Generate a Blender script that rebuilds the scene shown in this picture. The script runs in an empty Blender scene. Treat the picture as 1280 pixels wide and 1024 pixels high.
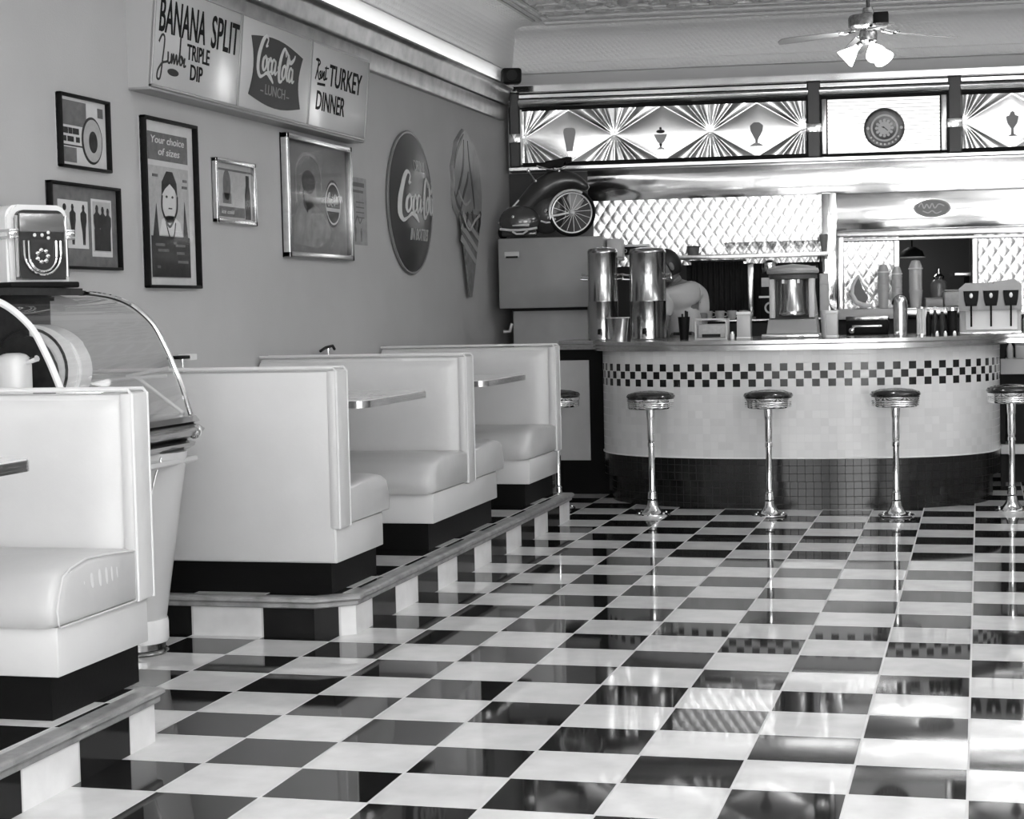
import bpy, bmesh, math, random
from mathutils import Vector, Matrix, Euler
random.seed(7)
PI = math.pi
S = bpy.context.scene
C = S.collection

# ------------------------------------------------------------------ camera
FPX = 2206.9
YAW, PITCH, ROLL = 0.26016, -0.05674, -0.022155
CAM = Vector((0.0411, -4.6215, 1.2871))
cy_, sy_ = math.cos(YAW), math.sin(YAW)
cp_, sp_ = math.cos(PITCH), math.sin(PITCH)
fw = Vector((-sy_*cp_, cy_*cp_, sp_))
rt0 = Vector((cy_, sy_, 0))
up0 = rt0.cross(fw)
rt = rt0*math.cos(ROLL) + up0*math.sin(ROLL)
up = up0*math.cos(ROLL) - rt0*math.sin(ROLL)
cd = bpy.data.cameras.new('camera')
cam = bpy.data.objects.new('camera', cd)
C.objects.link(cam)
cam.matrix_world = Matrix(((rt.x, up.x, -fw.x, CAM.x), (rt.y, up.y, -fw.y, CAM.y), (rt.z, up.z, -fw.z, CAM.z), (0, 0, 0, 1)))
cd.sensor_fit = 'HORIZONTAL'
cd.sensor_width = 36
cd.lens = 36*FPX/1280
cd.clip_start = 0.02
S.camera = cam

# ------------------------------------------------------------------ world, exposure, window daylight
W = bpy.data.worlds.new('world')
S.world = W
W.use_nodes = True
W.node_tree.nodes['Background'].inputs[0].default_value = (0.9, 0.9, 0.9, 1)
W.node_tree.nodes['Background'].inputs[1].default_value = 1.6
S.view_settings.view_transform = 'Standard'
S.view_settings.look = 'None'
S.view_settings.gamma = 1
S.view_settings.use_curve_mapping = False
S.view_settings.exposure = -0.11

def area(name, loc, rot, sx, sy, power):
    l = bpy.data.lights.new(name, 'AREA')
    l.shape = 'RECTANGLE'; l.size = sx; l.size_y = sy; l.energy = power
    o = bpy.data.objects.new(name, l); C.objects.link(o)
    o.location = loc; o.rotation_euler = rot
    return o
# daylight standing in the storefront windows behind the camera
area('daylight', (2.15, -7.12, 1.72), (PI/2, 0, 0), 3.5, 2.3, 285)
area('daylight', (-1.95, -7.12, 1.72), (PI/2, 0, 0), 2.1, 2.3, 95)
area('daylight', (4.72, -3.9, 1.72), (PI/2, 0, PI/2), 3.9, 2.3, 110)  # added side window, unseen, to light booth ends and near left wall
# added out-of-frame lamps: weak downward fill, strong upward fill for ceiling and cove
for x_, y_, l_, p_ in ((1.25, .2, 3.2, 22), (1.25, 5.2, 1.8, 12), (-1.2, -3.6, 3.0, 22)):
    area('added_ceiling_light', (x_, y_, 2.67), (0, 0, 0), .3, l_, p_)
    area('added_ceiling_light', (x_, y_, 2.81), (PI, 0, 0), .3, l_, p_*8)

# cove lamp: tube lying behind the lip of the left wall moulding
area('cove_lamp', (-3.54+.104, .9, 3.0), (0, PI-math.radians(18), 0), .014, 15.0, 8)

# ------------------------------------------------------------------ materials
def nt(name):
    m = bpy.data.materials.new(name); m.use_nodes = True
    t = m.node_tree
    return m, t, t.nodes['Principled BSDF']
def mat(name, g, rough=.5, metal=0., noise=0., nscale=8., bump=0., bscale=60., emit=0., coat=0., spec=.5):
    m, t, b = nt(name)
    b.inputs['Base Color'].default_value = (g, g, g, 1)
    b.inputs['Roughness'].default_value = rough
    b.inputs['Metallic'].default_value = metal
    b.inputs['Specular IOR Level'].default_value = spec
    b.inputs['Coat Weight'].default_value = coat
    co = t.nodes.new('ShaderNodeTexCoord')
    if noise:
        n = t.nodes.new('ShaderNodeTexNoise'); n.inputs['Scale'].default_value = nscale; n.inputs['Detail'].default_value = 5
        r = t.nodes.new('ShaderNodeMapRange')
        r.inputs['To Min'].default_value = max(0, g*(1-noise)); r.inputs['To Max'].default_value = min(1, g*(1+noise))
        r.inputs['From Min'].default_value = .3; r.inputs['From Max'].default_value = .7
        c = t.nodes.new('ShaderNodeCombineColor')
        t.links.new(co.outputs['Object'], n.inputs['Vector']); t.links.new(n.outputs['Fac'], r.inputs['Value'])
        for k in range(3): t.links.new(r.outputs[0], c.inputs[k])
        t.links.new(c.outputs[0], b.inputs['Base Color'])
    if bump:
        n = t.nodes.new('ShaderNodeTexNoise'); n.inputs['Scale'].default_value = bscale; n.inputs['Detail'].default_value = 3
        u = t.nodes.new('ShaderNodeBump'); u.inputs['Strength'].default_value = bump; u.inputs['Distance'].default_value = .01
        t.links.new(co.outputs['Object'], n.inputs['Vector']); t.links.new(n.outputs['Fac'], u.inputs['Height']); t.links.new(u.outputs[0], b.inputs['Normal'])
    if emit:
        b.inputs['Emission Color'].default_value = (1, 1, 1, 1); b.inputs['Emission Strength'].default_value = emit
    return m
def mth(t, op, a, b=None, c=None):
    n = t.nodes.new('ShaderNodeMath'); n.operation = op
    for k, v in enumerate((a, b, c)):
        if v is None: continue
        if isinstance(v, (int, float)): n.inputs[k].default_value = v
        else: t.links.new(v, n.inputs[k])
    return n.outputs[0]

def checker_mat(name, size, dark, light, grout, gw, rough, axes='xy', off=(0, 0), wav=.02, ior=1.5):
    m, t, b = nt(name); b.inputs['IOR'].default_value = ior
    g = t.nodes.new('ShaderNodeNewGeometry')
    s = t.nodes.new('ShaderNodeSeparateXYZ'); t.links.new(g.outputs['Position'], s.inputs[0])
    a = {'x': s.outputs[0], 'y': s.outputs[1], 'z': s.outputs[2]}
    u = mth(t, 'DIVIDE', mth(t, 'ADD', a[axes[0]], off[0]), size)
    v = mth(t, 'DIVIDE', mth(t, 'ADD', a[axes[1]], off[1]), size) if axes[1] in a else None
    fu = mth(t, 'FLOOR', u)
    tot = mth(t, 'ADD', fu, mth(t, 'FLOOR', v)) if v is not None else fu
    par = mth(t, 'PINGPONG', tot, 1.0)      # 0 even, 1 odd
    def edge(x):
        f = mth(t, 'FRACT', x); d = mth(t, 'ABSOLUTE', mth(t, 'SUBTRACT', f, .5))
        return mth(t, 'GREATER_THAN', d, .5-gw)
    e = mth(t, 'MAXIMUM', edge(u), edge(v)) if v is not None else edge(u)
    # slight tone differences from tile to tile and faint speckle within the stone
    wn = t.nodes.new('ShaderNodeTexWhiteNoise'); wn.noise_dimensions = '2D'
    cv = t.nodes.new('ShaderNodeCombineXYZ'); t.links.new(fu, cv.inputs[0])
    if v is not None: t.links.new(mth(t, 'FLOOR', v), cv.inputs[1])
    t.links.new(cv.outputs[0], wn.inputs[0])
    no = t.nodes.new('ShaderNodeTexNoise'); no.inputs['Scale'].default_value = 9; no.inputs['Detail'].default_value = 6
    t.links.new(g.outputs['Position'], no.inputs['Vector'])
    var = mth(t, 'ADD', mth(t, 'MULTIPLY', wn.outputs[0], .14), mth(t, 'MULTIPLY', no.outputs['Fac'], .4))
    base = mth(t, 'ADD', mth(t, 'MULTIPLY', par, dark-light), light)
    base = mth(t, 'MULTIPLY', base, mth(t, 'ADD', var, .73))
    col = mth(t, 'ADD', mth(t, 'MULTIPLY', base, mth(t, 'SUBTRACT', 1.0, e)), mth(t, 'MULTIPLY', e, grout))
    c = t.nodes.new('ShaderNodeCombineColor')
    for k in range(3): t.links.new(col, c.inputs[k])
    t.links.new(c.outputs[0], b.inputs['Base Color'])
    t.links.new(mth(t, 'ADD', mth(t, 'MULTIPLY', e, .35), rough), b.inputs['Roughness'])
    n2 = t.nodes.new('ShaderNodeTexNoise'); n2.inputs['Scale'].default_value = 5; n2.inputs['Detail'].default_value = 1
    t.links.new(g.outputs['Position'], n2.inputs['Vector'])
    bu = t.nodes.new('ShaderNodeBump'); bu.inputs['Strength'].default_value = 1; bu.inputs['Distance'].default_value = wav*.05
    t.links.new(n2.outputs['Fac'], bu.inputs['Height']); t.links.new(bu.outputs[0], b.inputs['Normal'])
    return m

def counter_mat(name):
    # square wall tiles on UV (arc length, height): plain light tile, three rows of checks, dark tile below
    m, t, b = nt(name)
    uvn = t.nodes.new('ShaderNodeUVMap')
    s = t.nodes.new('ShaderNodeSeparateXYZ'); t.links.new(uvn.outputs[0], s.inputs[0])
    T = .0492
    u = mth(t, 'DIVIDE', s.outputs[0], T)
    v = mth(t, 'DIVIDE', mth(t, 'SUBTRACT', s.outputs[1], .7695), T)
    def edge(x, w):
        f = mth(t, 'FRACT', x); d = mth(t, 'ABSOLUTE', mth(t, 'SUBTRACT', f, .5))
        return mth(t, 'GREATER_THAN', d, .5-w)
    e = mth(t, 'MAXIMUM', edge(u, .03), edge(v, .03))
    fu = mth(t, 'FLOOR', u); fv = mth(t, 'FLOOR', v)
    par = mth(t, 'PINGPONG', mth(t, 'ADD', fu, fv), 1.0)
    inb = mth(t, 'MULTIPLY', mth(t, 'GREATER_THAN', v, 0.0), mth(t, 'LESS_THAN', v, 3.0))
    low = mth(t, 'LESS_THAN', v, -9.0)
    dk = mth(t, 'MAXIMUM', mth(t, 'MULTIPLY', inb, mth(t, 'SUBTRACT', 1.0, par)), low)
    wn = t.nodes.new('ShaderNodeTexWhiteNoise'); wn.noise_dimensions = '2D'
    cv = t.nodes.new('ShaderNodeCombineXYZ'); t.links.new(fu, cv.inputs[0]); t.links.new(fv, cv.inputs[1]); t.links.new(cv.outputs[0], wn.inputs[0])
    base = mth(t, 'ADD', mth(t, 'MULTIPLY', dk, .008-.69), .69)
    base = mth(t, 'MULTIPLY', base, mth(t, 'ADD', mth(t, 'MULTIPLY', wn.outputs[0], .1), .93))
    gr = mth(t, 'ADD', mth(t, 'MULTIPLY', low, .004-.62), .62)
    col = mth(t, 'ADD', mth(t, 'MULTIPLY', base, mth(t, 'SUBTRACT', 1.0, e)), mth(t, 'MULTIPLY', e, gr))
    c = t.nodes.new('ShaderNodeCombineColor')
    for k in range(3): t.links.new(col, c.inputs[k])
    t.links.new(c.outputs[0], b.inputs['Base Color'])
    t.links.new(mth(t, 'ADD', mth(t, 'MULTIPLY', e, .4), .18), b.inputs['Roughness'])
    bu = t.nodes.new('ShaderNodeBump'); bu.inputs['Strength'].default_value = .35; bu.inputs['Distance'].default_value = .001
    t.links.new(mth(t, 'SUBTRACT', 1.0, e), bu.inputs['Height']); t.links.new(bu.outputs[0], b.inputs['Normal'])
    return m

def tin_mat(name, g, size, rough=.45, amp=.02, diag=False):
    # pressed tin: repeating raised squares and rosettes as bump on world position
    m, t, b = nt(name)
    ge = t.nodes.new('ShaderNodeNewGeometry')
    s = t.nodes.new('ShaderNodeSeparateXYZ'); t.links.new(ge.outputs['Position'], s.inputs[0])
    x, y, z = s.outputs[0], s.outputs[1], s.outputs[2]
    if diag: x = mth(t, 'ADD', x, z); y = mth(t, 'SUBTRACT', y, z)
    k = 2*PI/size
    sx = mth(t, 'SINE', mth(t, 'MULTIPLY', x, k)); sy = mth(t, 'SINE', mth(t, 'MULTIPLY', y, k))
    a = mth(t, 'MULTIPLY', sx, sy)
    s2 = mth(t, 'SINE', mth(t, 'MULTIPLY', mth(t, 'ADD', x, y), k*3)); s3 = mth(t, 'SINE', mth(t, 'MULTIPLY', mth(t, 'SUBTRACT', x, y), k*3))
    h = mth(t, 'ADD', mth(t, 'ABSOLUTE', a), mth(t, 'MULTIPLY', mth(t, 'ABSOLUTE', mth(t, 'MULTIPLY', s2, s3)), .6))
    bu = t.nodes.new('ShaderNodeBump'); bu.inputs['Strength'].default_value = 1; bu.inputs['Distance'].default_value = amp
    t.links.new(h, bu.inputs['Height']); t.links.new(bu.outputs[0], b.inputs['Normal'])
    b.inputs['Base Color'].default_value = (g, g, g, 1); b.inputs['Roughness'].default_value = rough
    return m

def glass_mat(name, tint=.95, refl=1.0, ior=1.5):
    m = bpy.data.materials.new(name); m.use_nodes = True
    t = m.node_tree; t.nodes.clear()
    o = t.nodes.new('ShaderNodeOutputMaterial'); mx = t.nodes.new('ShaderNodeMixShader')
    tr = t.nodes.new('ShaderNodeBsdfTransparent'); gl = t.nodes.new('ShaderNodeBsdfGlossy'); fr = t.nodes.new('ShaderNodeFresnel')
    tr.inputs[0].default_value = (tint, tint, tint, 1); gl.inputs['Roughness'].default_value = .03
    gl.inputs['Color'].default_value = (refl, refl, refl, 1); ge = t.nodes.new('ShaderNodeNewGeometry'); io = t.nodes.new('ShaderNodeMapRange')
    io.inputs['To Min'].default_value = ior; io.inputs['To Max'].default_value = 1/ior
    t.links.new(ge.outputs['Backfacing'], io.inputs['Value']); t.links.new(io.outputs[0], fr.inputs[0])   # same reflectance from either side of the pane
    t.links.new(fr.outputs[0], mx.inputs[0]); t.links.new(tr.outputs[0], mx.inputs[1]); t.links.new(gl.outputs[0], mx.inputs[2]); t.links.new(mx.outputs[0], o.inputs[0])
    return m

M_WALL = mat('painted_plaster', .46, .65, noise=.03, nscale=3, bump=.12, bscale=130)
M_FLOOR = checker_mat('checker_floor_tile', .3048, .012, .63, .50, .012, .038, wav=.001, ior=1.30)
M_RISE = checker_mat('riser_tile', .3048, .012, .66, .5, .012, .12, 'y-', (.3048*1.82, 0), 0, 1.22)
M_RISEF = checker_mat('riser_tile_front', .3048, .012, .66, .5, .012, .12, 'x-', (0, 0), 0, 1.22)
M_COUNTER = counter_mat('counter_wall_tile')
M_CEIL = tin_mat('pressed_tin_ceiling', .9, .30, amp=.02)
M_COVE = tin_mat('pressed_tin_cove', .88, .085, amp=.004, diag=True)
M_WHITEP = mat('white_gloss_paint', .9, .35)
M_GREYP = mat('grey_band_paint', .52, .5)
M_VINYL = mat('white_vinyl', .59, .33, noise=.03, nscale=5, bump=.08, bscale=25)
M_SEAT = mat('white_seat_vinyl', .47, .35, noise=.05, nscale=4, bump=.5, bscale=7)
M_VINYL2 = mat('vinyl_piping', .66, .3)
M_KICK = mat('black_kick', .005, .5, bump=.05, spec=.1)
M_WOODN = mat('grey_wood_nosing', .22, .35, noise=.35, nscale=14, bump=.1, bscale=40)
M_LAM = mat('light_laminate', .62, .12, noise=.04)
M_CHROME = mat('chrome', .85, .06, 1)
M_CHROMEB = mat('brushed_chrome', .62, .22, 1, noise=.1, nscale=30)
M_STEEL = mat('stainless_steel', .40, .16, 1, noise=.08, nscale=5)
M_TRIM = mat('aged_metal_trim', .36, .3, 1, noise=.25, nscale=9, bump=.1, bscale=8)
M_SHEET = mat('polished_metal_sheet', .82, .1, 1, noise=.05, nscale=3, bump=.25, bscale=2.2)
M_PANEL = mat('embossed_metal', .66, .2, 1, noise=.05)
M_QUILT = mat('quilted_stainless', .74, .27, 1)
M_BLACK = mat('black_plastic', .006, .5, spec=.12)
M_DARK = mat('dark_interior', .015, .6, spec=.2)
M_DARKV = mat('black_seat_vinyl', .012, .18, coat=.6)
M_GREY = mat('grey_enamel', .30, .4, noise=.04)
M_LGREY = mat('light_grey_enamel', .5, .35, noise=.04)
M_MGREY = mat('mid_grey_print', .14, .5, noise=.2, nscale=30, spec=.2)
M_PGREY = mat('pale_grey_print', .42, .45, noise=.1, nscale=40)
M_DGREY = mat('dark_grey_print', .025, .5, noise=.3, nscale=25, spec=.2)
M_WHITE = mat('white_enamel', .8, .3)
M_PAPER = mat('paper_white', .62, .6, noise=.05, nscale=20)
M_RED = mat('sign_dark_enamel', .045, .3, coat=.15)
M_SIGNW = mat('sign_white_face', .7, .3)
t_ = M_SIGNW.node_tree; tl_ = t_.nodes.new('ShaderNodeBsdfTranslucent'); tl_.inputs[0].default_value = (.8, .8, .8, 1)
mx_ = t_.nodes.new('ShaderNodeMixShader'); mx_.inputs[0].default_value = .35
t_.links.new(t_.nodes['Principled BSDF'].outputs[0], mx_.inputs[1]); t_.links.new(tl_.outputs[0], mx_.inputs[2]); t_.links.new(mx_.outputs[0], t_.nodes['Material Output'].inputs[0])
M_GLASS = glass_mat('clear_glass')
M_GLAZE = glass_mat('picture_glazing', .97, 1, 1.09)
M_GLASSD = glass_mat('thin_glassware', .82)
M_BULB = mat('lit_glass_shade', .9, .3, emit=5.0)
M_SKIN = mat('skin', .17, .5)
M_SHIRT = mat('light_shirt', .5, .8, bump=.2, bscale=30)
M_HAIR = mat('dark_hair', .01, .5)
M_TROU = mat('dark_trousers', .03, .8)

# ------------------------------------------------------------------ mesh helpers
class MB:
    def __init__(s): s.bm = bmesh.new()
    def box(s, x0, x1, y0, y1, z0, z1, bev=0, seg=2):
        b = bmesh.new()
        bmesh.ops.create_cube(b, size=1)
        for v in b.verts:
            v.co = Vector(((x0+x1)/2+v.co.x*(x1-x0), (y0+y1)/2+v.co.y*(y1-y0), (z0+z1)/2+v.co.z*(z1-z0)))
        if bev:
            bev = min(bev, .49*min(abs(x1-x0), abs(y1-y0), abs(z1-z0)))
            bmesh.ops.bevel(b, geom=b.edges[:], offset=bev, segments=seg, profile=.5, affect='EDGES')
        s._add(b); return s
    def _add(s, b):
        me = bpy.data.meshes.new('tmp'); b.to_mesh(me); b.free(); s.bm.from_mesh(me); bpy.data.meshes.remove(me)
    def flat(s, pts, y, th, bev=0):
        """outline in x,z extruded from y to y-th (towards the viewer)"""
        b = bmesh.new()
        f = [b.verts.new((p[0], y, p[1])) for p in pts]
        g = [b.verts.new((p[0], y-th, p[1])) for p in pts]
        n = len(pts)
        b.faces.new(f); b.faces.new(g[::-1])
        for i in range(n): b.faces.new((f[i], g[i], g[(i+1) % n], f[(i+1) % n]))
        if bev: bmesh.ops.bevel(b, geom=[e for e in b.edges if abs(e.verts[0].co.y-e.verts[1].co.y) < 1e-6], offset=bev, segments=2, affect='EDGES')
        bmesh.ops.recalc_face_normals(b, faces=b.faces[:])
        s._add(b); return s
    def slab(s, pts, z0, z1):
        b = bmesh.new(); n = len(pts)
        f = [b.verts.new((p[0], p[1], z0)) for p in pts]; g = [b.verts.new((p[0], p[1], z1)) for p in pts]
        b.faces.new(f); b.faces.new(g[::-1])
        for i in range(n): b.faces.new((f[i], g[i], g[(i+1) % n], f[(i+1) % n]))
        bmesh.ops.recalc_face_normals(b, faces=b.faces[:])
        s._add(b); return s
    def sect(s, pts, x0, x1):
        """profile in y,z extruded along x"""
        b = bmesh.new(); n = len(pts)
        f = [b.verts.new((x0, p[0], p[1])) for p in pts]; g = [b.verts.new((x1, p[0], p[1])) for p in pts]
        b.faces.new(f); b.faces.new(g[::-1])
        for i in range(n): b.faces.new((f[i], g[i], g[(i+1) % n], f[(i+1) % n]))
        bmesh.ops.recalc_face_normals(b, faces=b.faces[:])
        s._add(b); return s
    def lathe(s, prof, cx=0, cy=0, seg=24, sx=1, sy=1):
        b = bmesh.new(); rings = []
        for r, z in prof:
            if r < 1e-5: rings.append([b.verts.new((cx, cy, z))])
            else: rings.append([b.verts.new((cx+r*sx*math.cos(2*PI*k/seg), cy+r*sy*math.sin(2*PI*k/seg), z)) for k in range(seg)])
        for a, c in zip(rings, rings[1:]):
            for k in range(seg):
                q = (k+1) % seg
                if len(a) == 1 and len(c) == 1: continue
                if len(a) == 1: b.faces.new((a[0], c[q], c[k]))
                elif len(c) == 1: b.faces.new((a[k], a[q], c[0]))
                else: b.faces.new((a[k], a[q], c[q], c[k]))
        for r in (rings[0], rings[-1]):
            if len(r) > 1: b.faces.new(r)
        bmesh.ops.recalc_face_normals(b, faces=b.faces[:])
        s._add(b); return s
    def tube(s, pts, r, seg=8, closed=False):
        b = bmesh.new(); pts = [Vector(p) for p in pts]; n = len(pts); rings = []; ref = None
        rr = r if isinstance(r, (list, tuple)) else [r]*n
        for i, p in enumerate(pts):
            if closed: d = pts[(i+1) % n]-pts[i-1]
            else: d = pts[min(i+1, n-1)]-pts[max(i-1, 0)]
            d.normalize()
            if ref is None:
                ref = d.orthogonal().normalized()
            ref = (ref-d*ref.dot(d)).normalized(); o = d.cross(ref)
            rings.append([b.verts.new(p+(ref*math.cos(2*PI*k/seg)+o*math.sin(2*PI*k/seg))*rr[i]) for k in range(seg)])
        m = n if closed else n-1
        for i in range(m):
            a, c = rings[i], rings[(i+1) % n]
            for k in range(seg): b.faces.new((a[k], a[(k+1) % seg], c[(k+1) % seg], c[k]))
        if not closed: b.faces.new(rings[0]); b.faces.new(rings[-1])
        bmesh.ops.recalc_face_normals(b, faces=b.faces[:])
        s._add(b); return s
    def ell(s, cx, cy, cz, rx, ry, rz, seg=16, rings=10):
        b = bmesh.new(); bmesh.ops.create_uvsphere(b, u_segments=seg, v_segments=rings, radius=1)
        for v in b.verts: v.co = Vector((cx+v.co.x*rx, cy+v.co.y*ry, cz+v.co.z*rz))
        s._add(b); return s
    def grid(s, fn, nu, nv):
        b = bmesh.new(); vs = [[b.verts.new(fn(i/nu, j/nv)) for j in range(nv+1)] for i in range(nu+1)]
        for i in range(nu):
            for j in range(nv): b.faces.new((vs[i][j], vs[i+1][j], vs[i+1][j+1], vs[i][j+1]))
        s._add(b); return s
    def disc(s, cx, cz, r, y, th, seg=32, rz=None):
        rz = rz or r
        return s.flat([(cx+r*math.cos(2*PI*k/seg), cz+rz*math.sin(2*PI*k/seg)) for k in range(seg)], y, th)
    def ring(s, cx, cz, r, w, y, th, seg=32):
        b = bmesh.new(); R = []
        for rad, yy in ((r, y), (r, y-th), (r-w, y-th), (r-w, y)):
            R.append([b.verts.new((cx+rad*math.cos(2*PI*k/seg), yy, cz+rad*math.sin(2*PI*k/seg))) for k in range(seg)])
        for a, c in zip(R, R[1:]):
            for k in range(seg): b.faces.new((a[k], a[(k+1) % seg], c[(k+1) % seg], c[k]))
        bmesh.ops.recalc_face_normals(b, faces=b.faces[:])
        s._add(b); return s
    def stroke(s, pts, w, y, th=.002):
        """calligraphic ribbon in the x,z plane; w a number or a list"""
        P = [Vector((p[0], p[1])) for p in pts]; Q = []; Wd = []
        ws = w if isinstance(w, (list, tuple)) else [w]*len(P)
        for i in range(len(P)-1):
            p0, p1, p2, p3 = P[max(i-1, 0)], P[i], P[i+1], P[min(i+2, len(P)-1)]
            for k in range(6):
                t = k/6
                Q.append(.5*((2*p1)+(p2-p0)*t+(2*p0-5*p1+4*p2-p3)*t*t+(3*p1-p0-3*p2+p3)*t**3)); Wd.append(ws[i]*(1-t)+ws[i+1]*t)
        Q.append(P[-1]); Wd.append(ws[-1])
        L, Rr = [], []
        for i, q in enumerate(Q):
            d = Q[min(i+1, len(Q)-1)]-Q[max(i-1, 0)]
            if d.length < 1e-9: d = Vector((1, 0))
            d.normalize(); nrm = Vector((-d.y, d.x))*Wd[i]/2
            L.append(q+nrm); Rr.append(q-nrm)
        b = bmesh.new()
        l = [b.verts.new((p.x, y-th, p.y)) for p in L]; r = [b.verts.new((p.x, y-th, p.y)) for p in Rr]
        l2 = [b.verts.new((p.x, y, p.y)) for p in L]; r2 = [b.verts.new((p.x, y, p.y)) for p in Rr]
        for i in range(len(l)-1):
            b.faces.new((l[i], r[i], r[i+1], l[i+1])); b.faces.new((l[i], l[i+1], l2[i+1], l2[i])); b.faces.new((r[i], r2[i], r2[i+1], r[i+1]))
        bmesh.ops.recalc_face_normals(b, faces=b.faces[:])
        s._add(b); return s
    def rot(s, mtx):
        s.bm.transform(mtx); return s
    def build(s, name, m, parent=None, smooth=True, ang=38, uv=None):
        bm = s.bm
        bmesh.ops.remove_doubles(bm, verts=bm.verts[:], dist=1e-6)
        if smooth:
            for f in bm.faces: f.smooth = True
            for e in bm.edges:
                if len(e.link_faces) == 2:
                    if e.calc_face_angle(0) > math.radians(ang): e.smooth = False
                else: e.smooth = False
        me = bpy.data.meshes.new(name); bm.to_mesh(me); bm.free()
        for k in (m if isinstance(m, (list, tuple)) else [m]): me.materials.append(k)
        o = bpy.data.objects.new(name, me); C.objects.link(o)
        if parent: o.parent = parent
        return o
def thing(name, label, cat, loc=(0, 0, 0), rz=0, group=None):
    o = bpy.data.objects.new(name, None); C.objects.link(o)
    o.empty_display_size = .1
    o.location = loc; o.rotation_euler = (0, 0, rz)
    o['label'] = label; o['category'] = cat
    if group: o['group'] = group
    return o
def tag(o, label, cat, loc=None, rz=0, group=None):
    o['label'] = label; o['category'] = cat
    if loc: o.location = loc; o.rotation_euler = (0, 0, rz)
    if group: o['group'] = group
    return o
def struct(o): o['kind'] = 'structure'; return o
def dup(o, loc, label=None, rz=None, parent=None):
    r = o.copy(); C.objects.link(r)
    if parent: r.parent = parent
    if loc is not None: r.location = loc
    if rz is not None: r.rotation_euler = (0, 0, rz)
    if label: r['label'] = label
    for c in list(o.children): dup(c, None, parent=r)
    return r
def textm(mb, s, x, z, h, y, w=None, th=.002, shear=0, bold=.0):
    """lettering of cap height h, left baseline at x,z; stretched to width w"""
    cu = bpy.data.curves.new('t', 'FONT'); cu.body = s; cu.size = 1; cu.shear = shear; cu.offset = bold; cu.resolution_u = 3
    o = bpy.data.objects.new('t', cu); C.objects.link(o)
    bpy.context.view_layer.update()
    me = bpy.data.meshes.new_from_object(o.evaluated_get(bpy.context.evaluated_depsgraph_get()))
    bpy.data.objects.remove(o); bpy.data.curves.remove(cu)
    xs = [v.co.x for v in me.vertices]; x0, x1 = min(xs), max(xs)
    hz = h/.69; wx = (w/(x1-x0)) if w else hz
    b = bmesh.new(); b.from_mesh(me); bpy.data.meshes.remove(me)
    for v in b.verts: v.co = Vector((x+(v.co.x-x0)*wx, y, z+v.co.y*hz))
    ex = bmesh.ops.extrude_face_region(b, geom=b.faces[:])
    for v in ex['geom']:
        if isinstance(v, bmesh.types.BMVert): v.co.y -= th
    bmesh.ops.recalc_face_normals(b, faces=b.faces[:])
    mb._add(b); return mb
def sub(name, m, parent, fn, smooth=True, ang=38):
    b = MB(); fn(b); return b.build(name, m, parent, smooth, ang)
def box(name, m, parent, *a, **k):
    b = MB(); b.box(*a, **k); return b.build(name, m, parent)

XW = -3.54                    # left wall plane
TH = math.atan(.12); CT, ST = math.cos(TH), math.sin(TH)
def BW(u, d, z): return (XW+u*CT+d*ST, 8.9+u*ST-d*CT, z)   # back wall frame: u along, d into the room
def rotB(u=0, d=0, z=0): return Matrix.Translation(Vector(BW(u, d, z)))@Matrix.Rotation(TH, 4, 'Z')
# ================================================================== the room
XR, YF = 4.6, -7.0
HC = 3.45
yb = lambda x: 8.9+.12*(x-XW)
f = MB(); f.slab([(XW, YF), (XR, YF), (XR, yb(XR)), (XW, yb(XW))], -.1, 0)
struct(f.build('floor', M_FLOOR, smooth=False))
f = MB(); f.box(XW-.15, XW, YF, 8.95, -.1, 3.6); struct(f.build('wall_left', M_WALL))
f = MB(); f.box(XR, XR+.15, YF, -5.9, -.1, 3.6); f.box(XR, XR+.15, -1.9, yb(XR)+.1, -.1, 3.6); f.box(XR, XR+.15, -5.9, -1.9, -.1, .5); f.box(XR, XR+.15, -5.9, -1.9, 2.95, 3.6); struct(f.build('wall_right', M_WALL))
f = MB(); f.slab([(XW, YF), (XR, YF), (XR, yb(XR)), (XW, yb(XW))], HC, HC+.1); struct(f.build('ceiling', M_CEIL, smooth=False))
# back wall, around the doorway behind the counter and the pass-through to the kitchen
LB = (XR-XW)/CT
f = MB()
f.box(0, .80, 0, .15, 0, 3.6); f.box(1.38, 3.004, 0, .15, 0, 3.6); f.box(3.545, LB, 0, .15, 0, 3.6)
f.box(.80, 1.38, 0, .15, 1.72, 3.6); f.box(3.004, 3.545, 0, .15, 1.754, 3.6); f.box(3.004, 3.545, 0, .15, 0, 1.0)
f.rot(rotB()); struct(f.build('wall_back', M_GREYP, smooth=False))
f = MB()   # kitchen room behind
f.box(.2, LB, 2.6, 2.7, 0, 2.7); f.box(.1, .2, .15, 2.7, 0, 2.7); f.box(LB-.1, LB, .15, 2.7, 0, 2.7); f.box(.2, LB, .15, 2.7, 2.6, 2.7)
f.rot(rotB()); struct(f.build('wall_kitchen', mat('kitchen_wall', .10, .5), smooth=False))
f = MB(); f.box(.1, LB, .0, 2.7, -.1, 0); f.rot(rotB()); struct(f.build('floor_kitchen', M_GREY, smooth=False))
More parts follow.
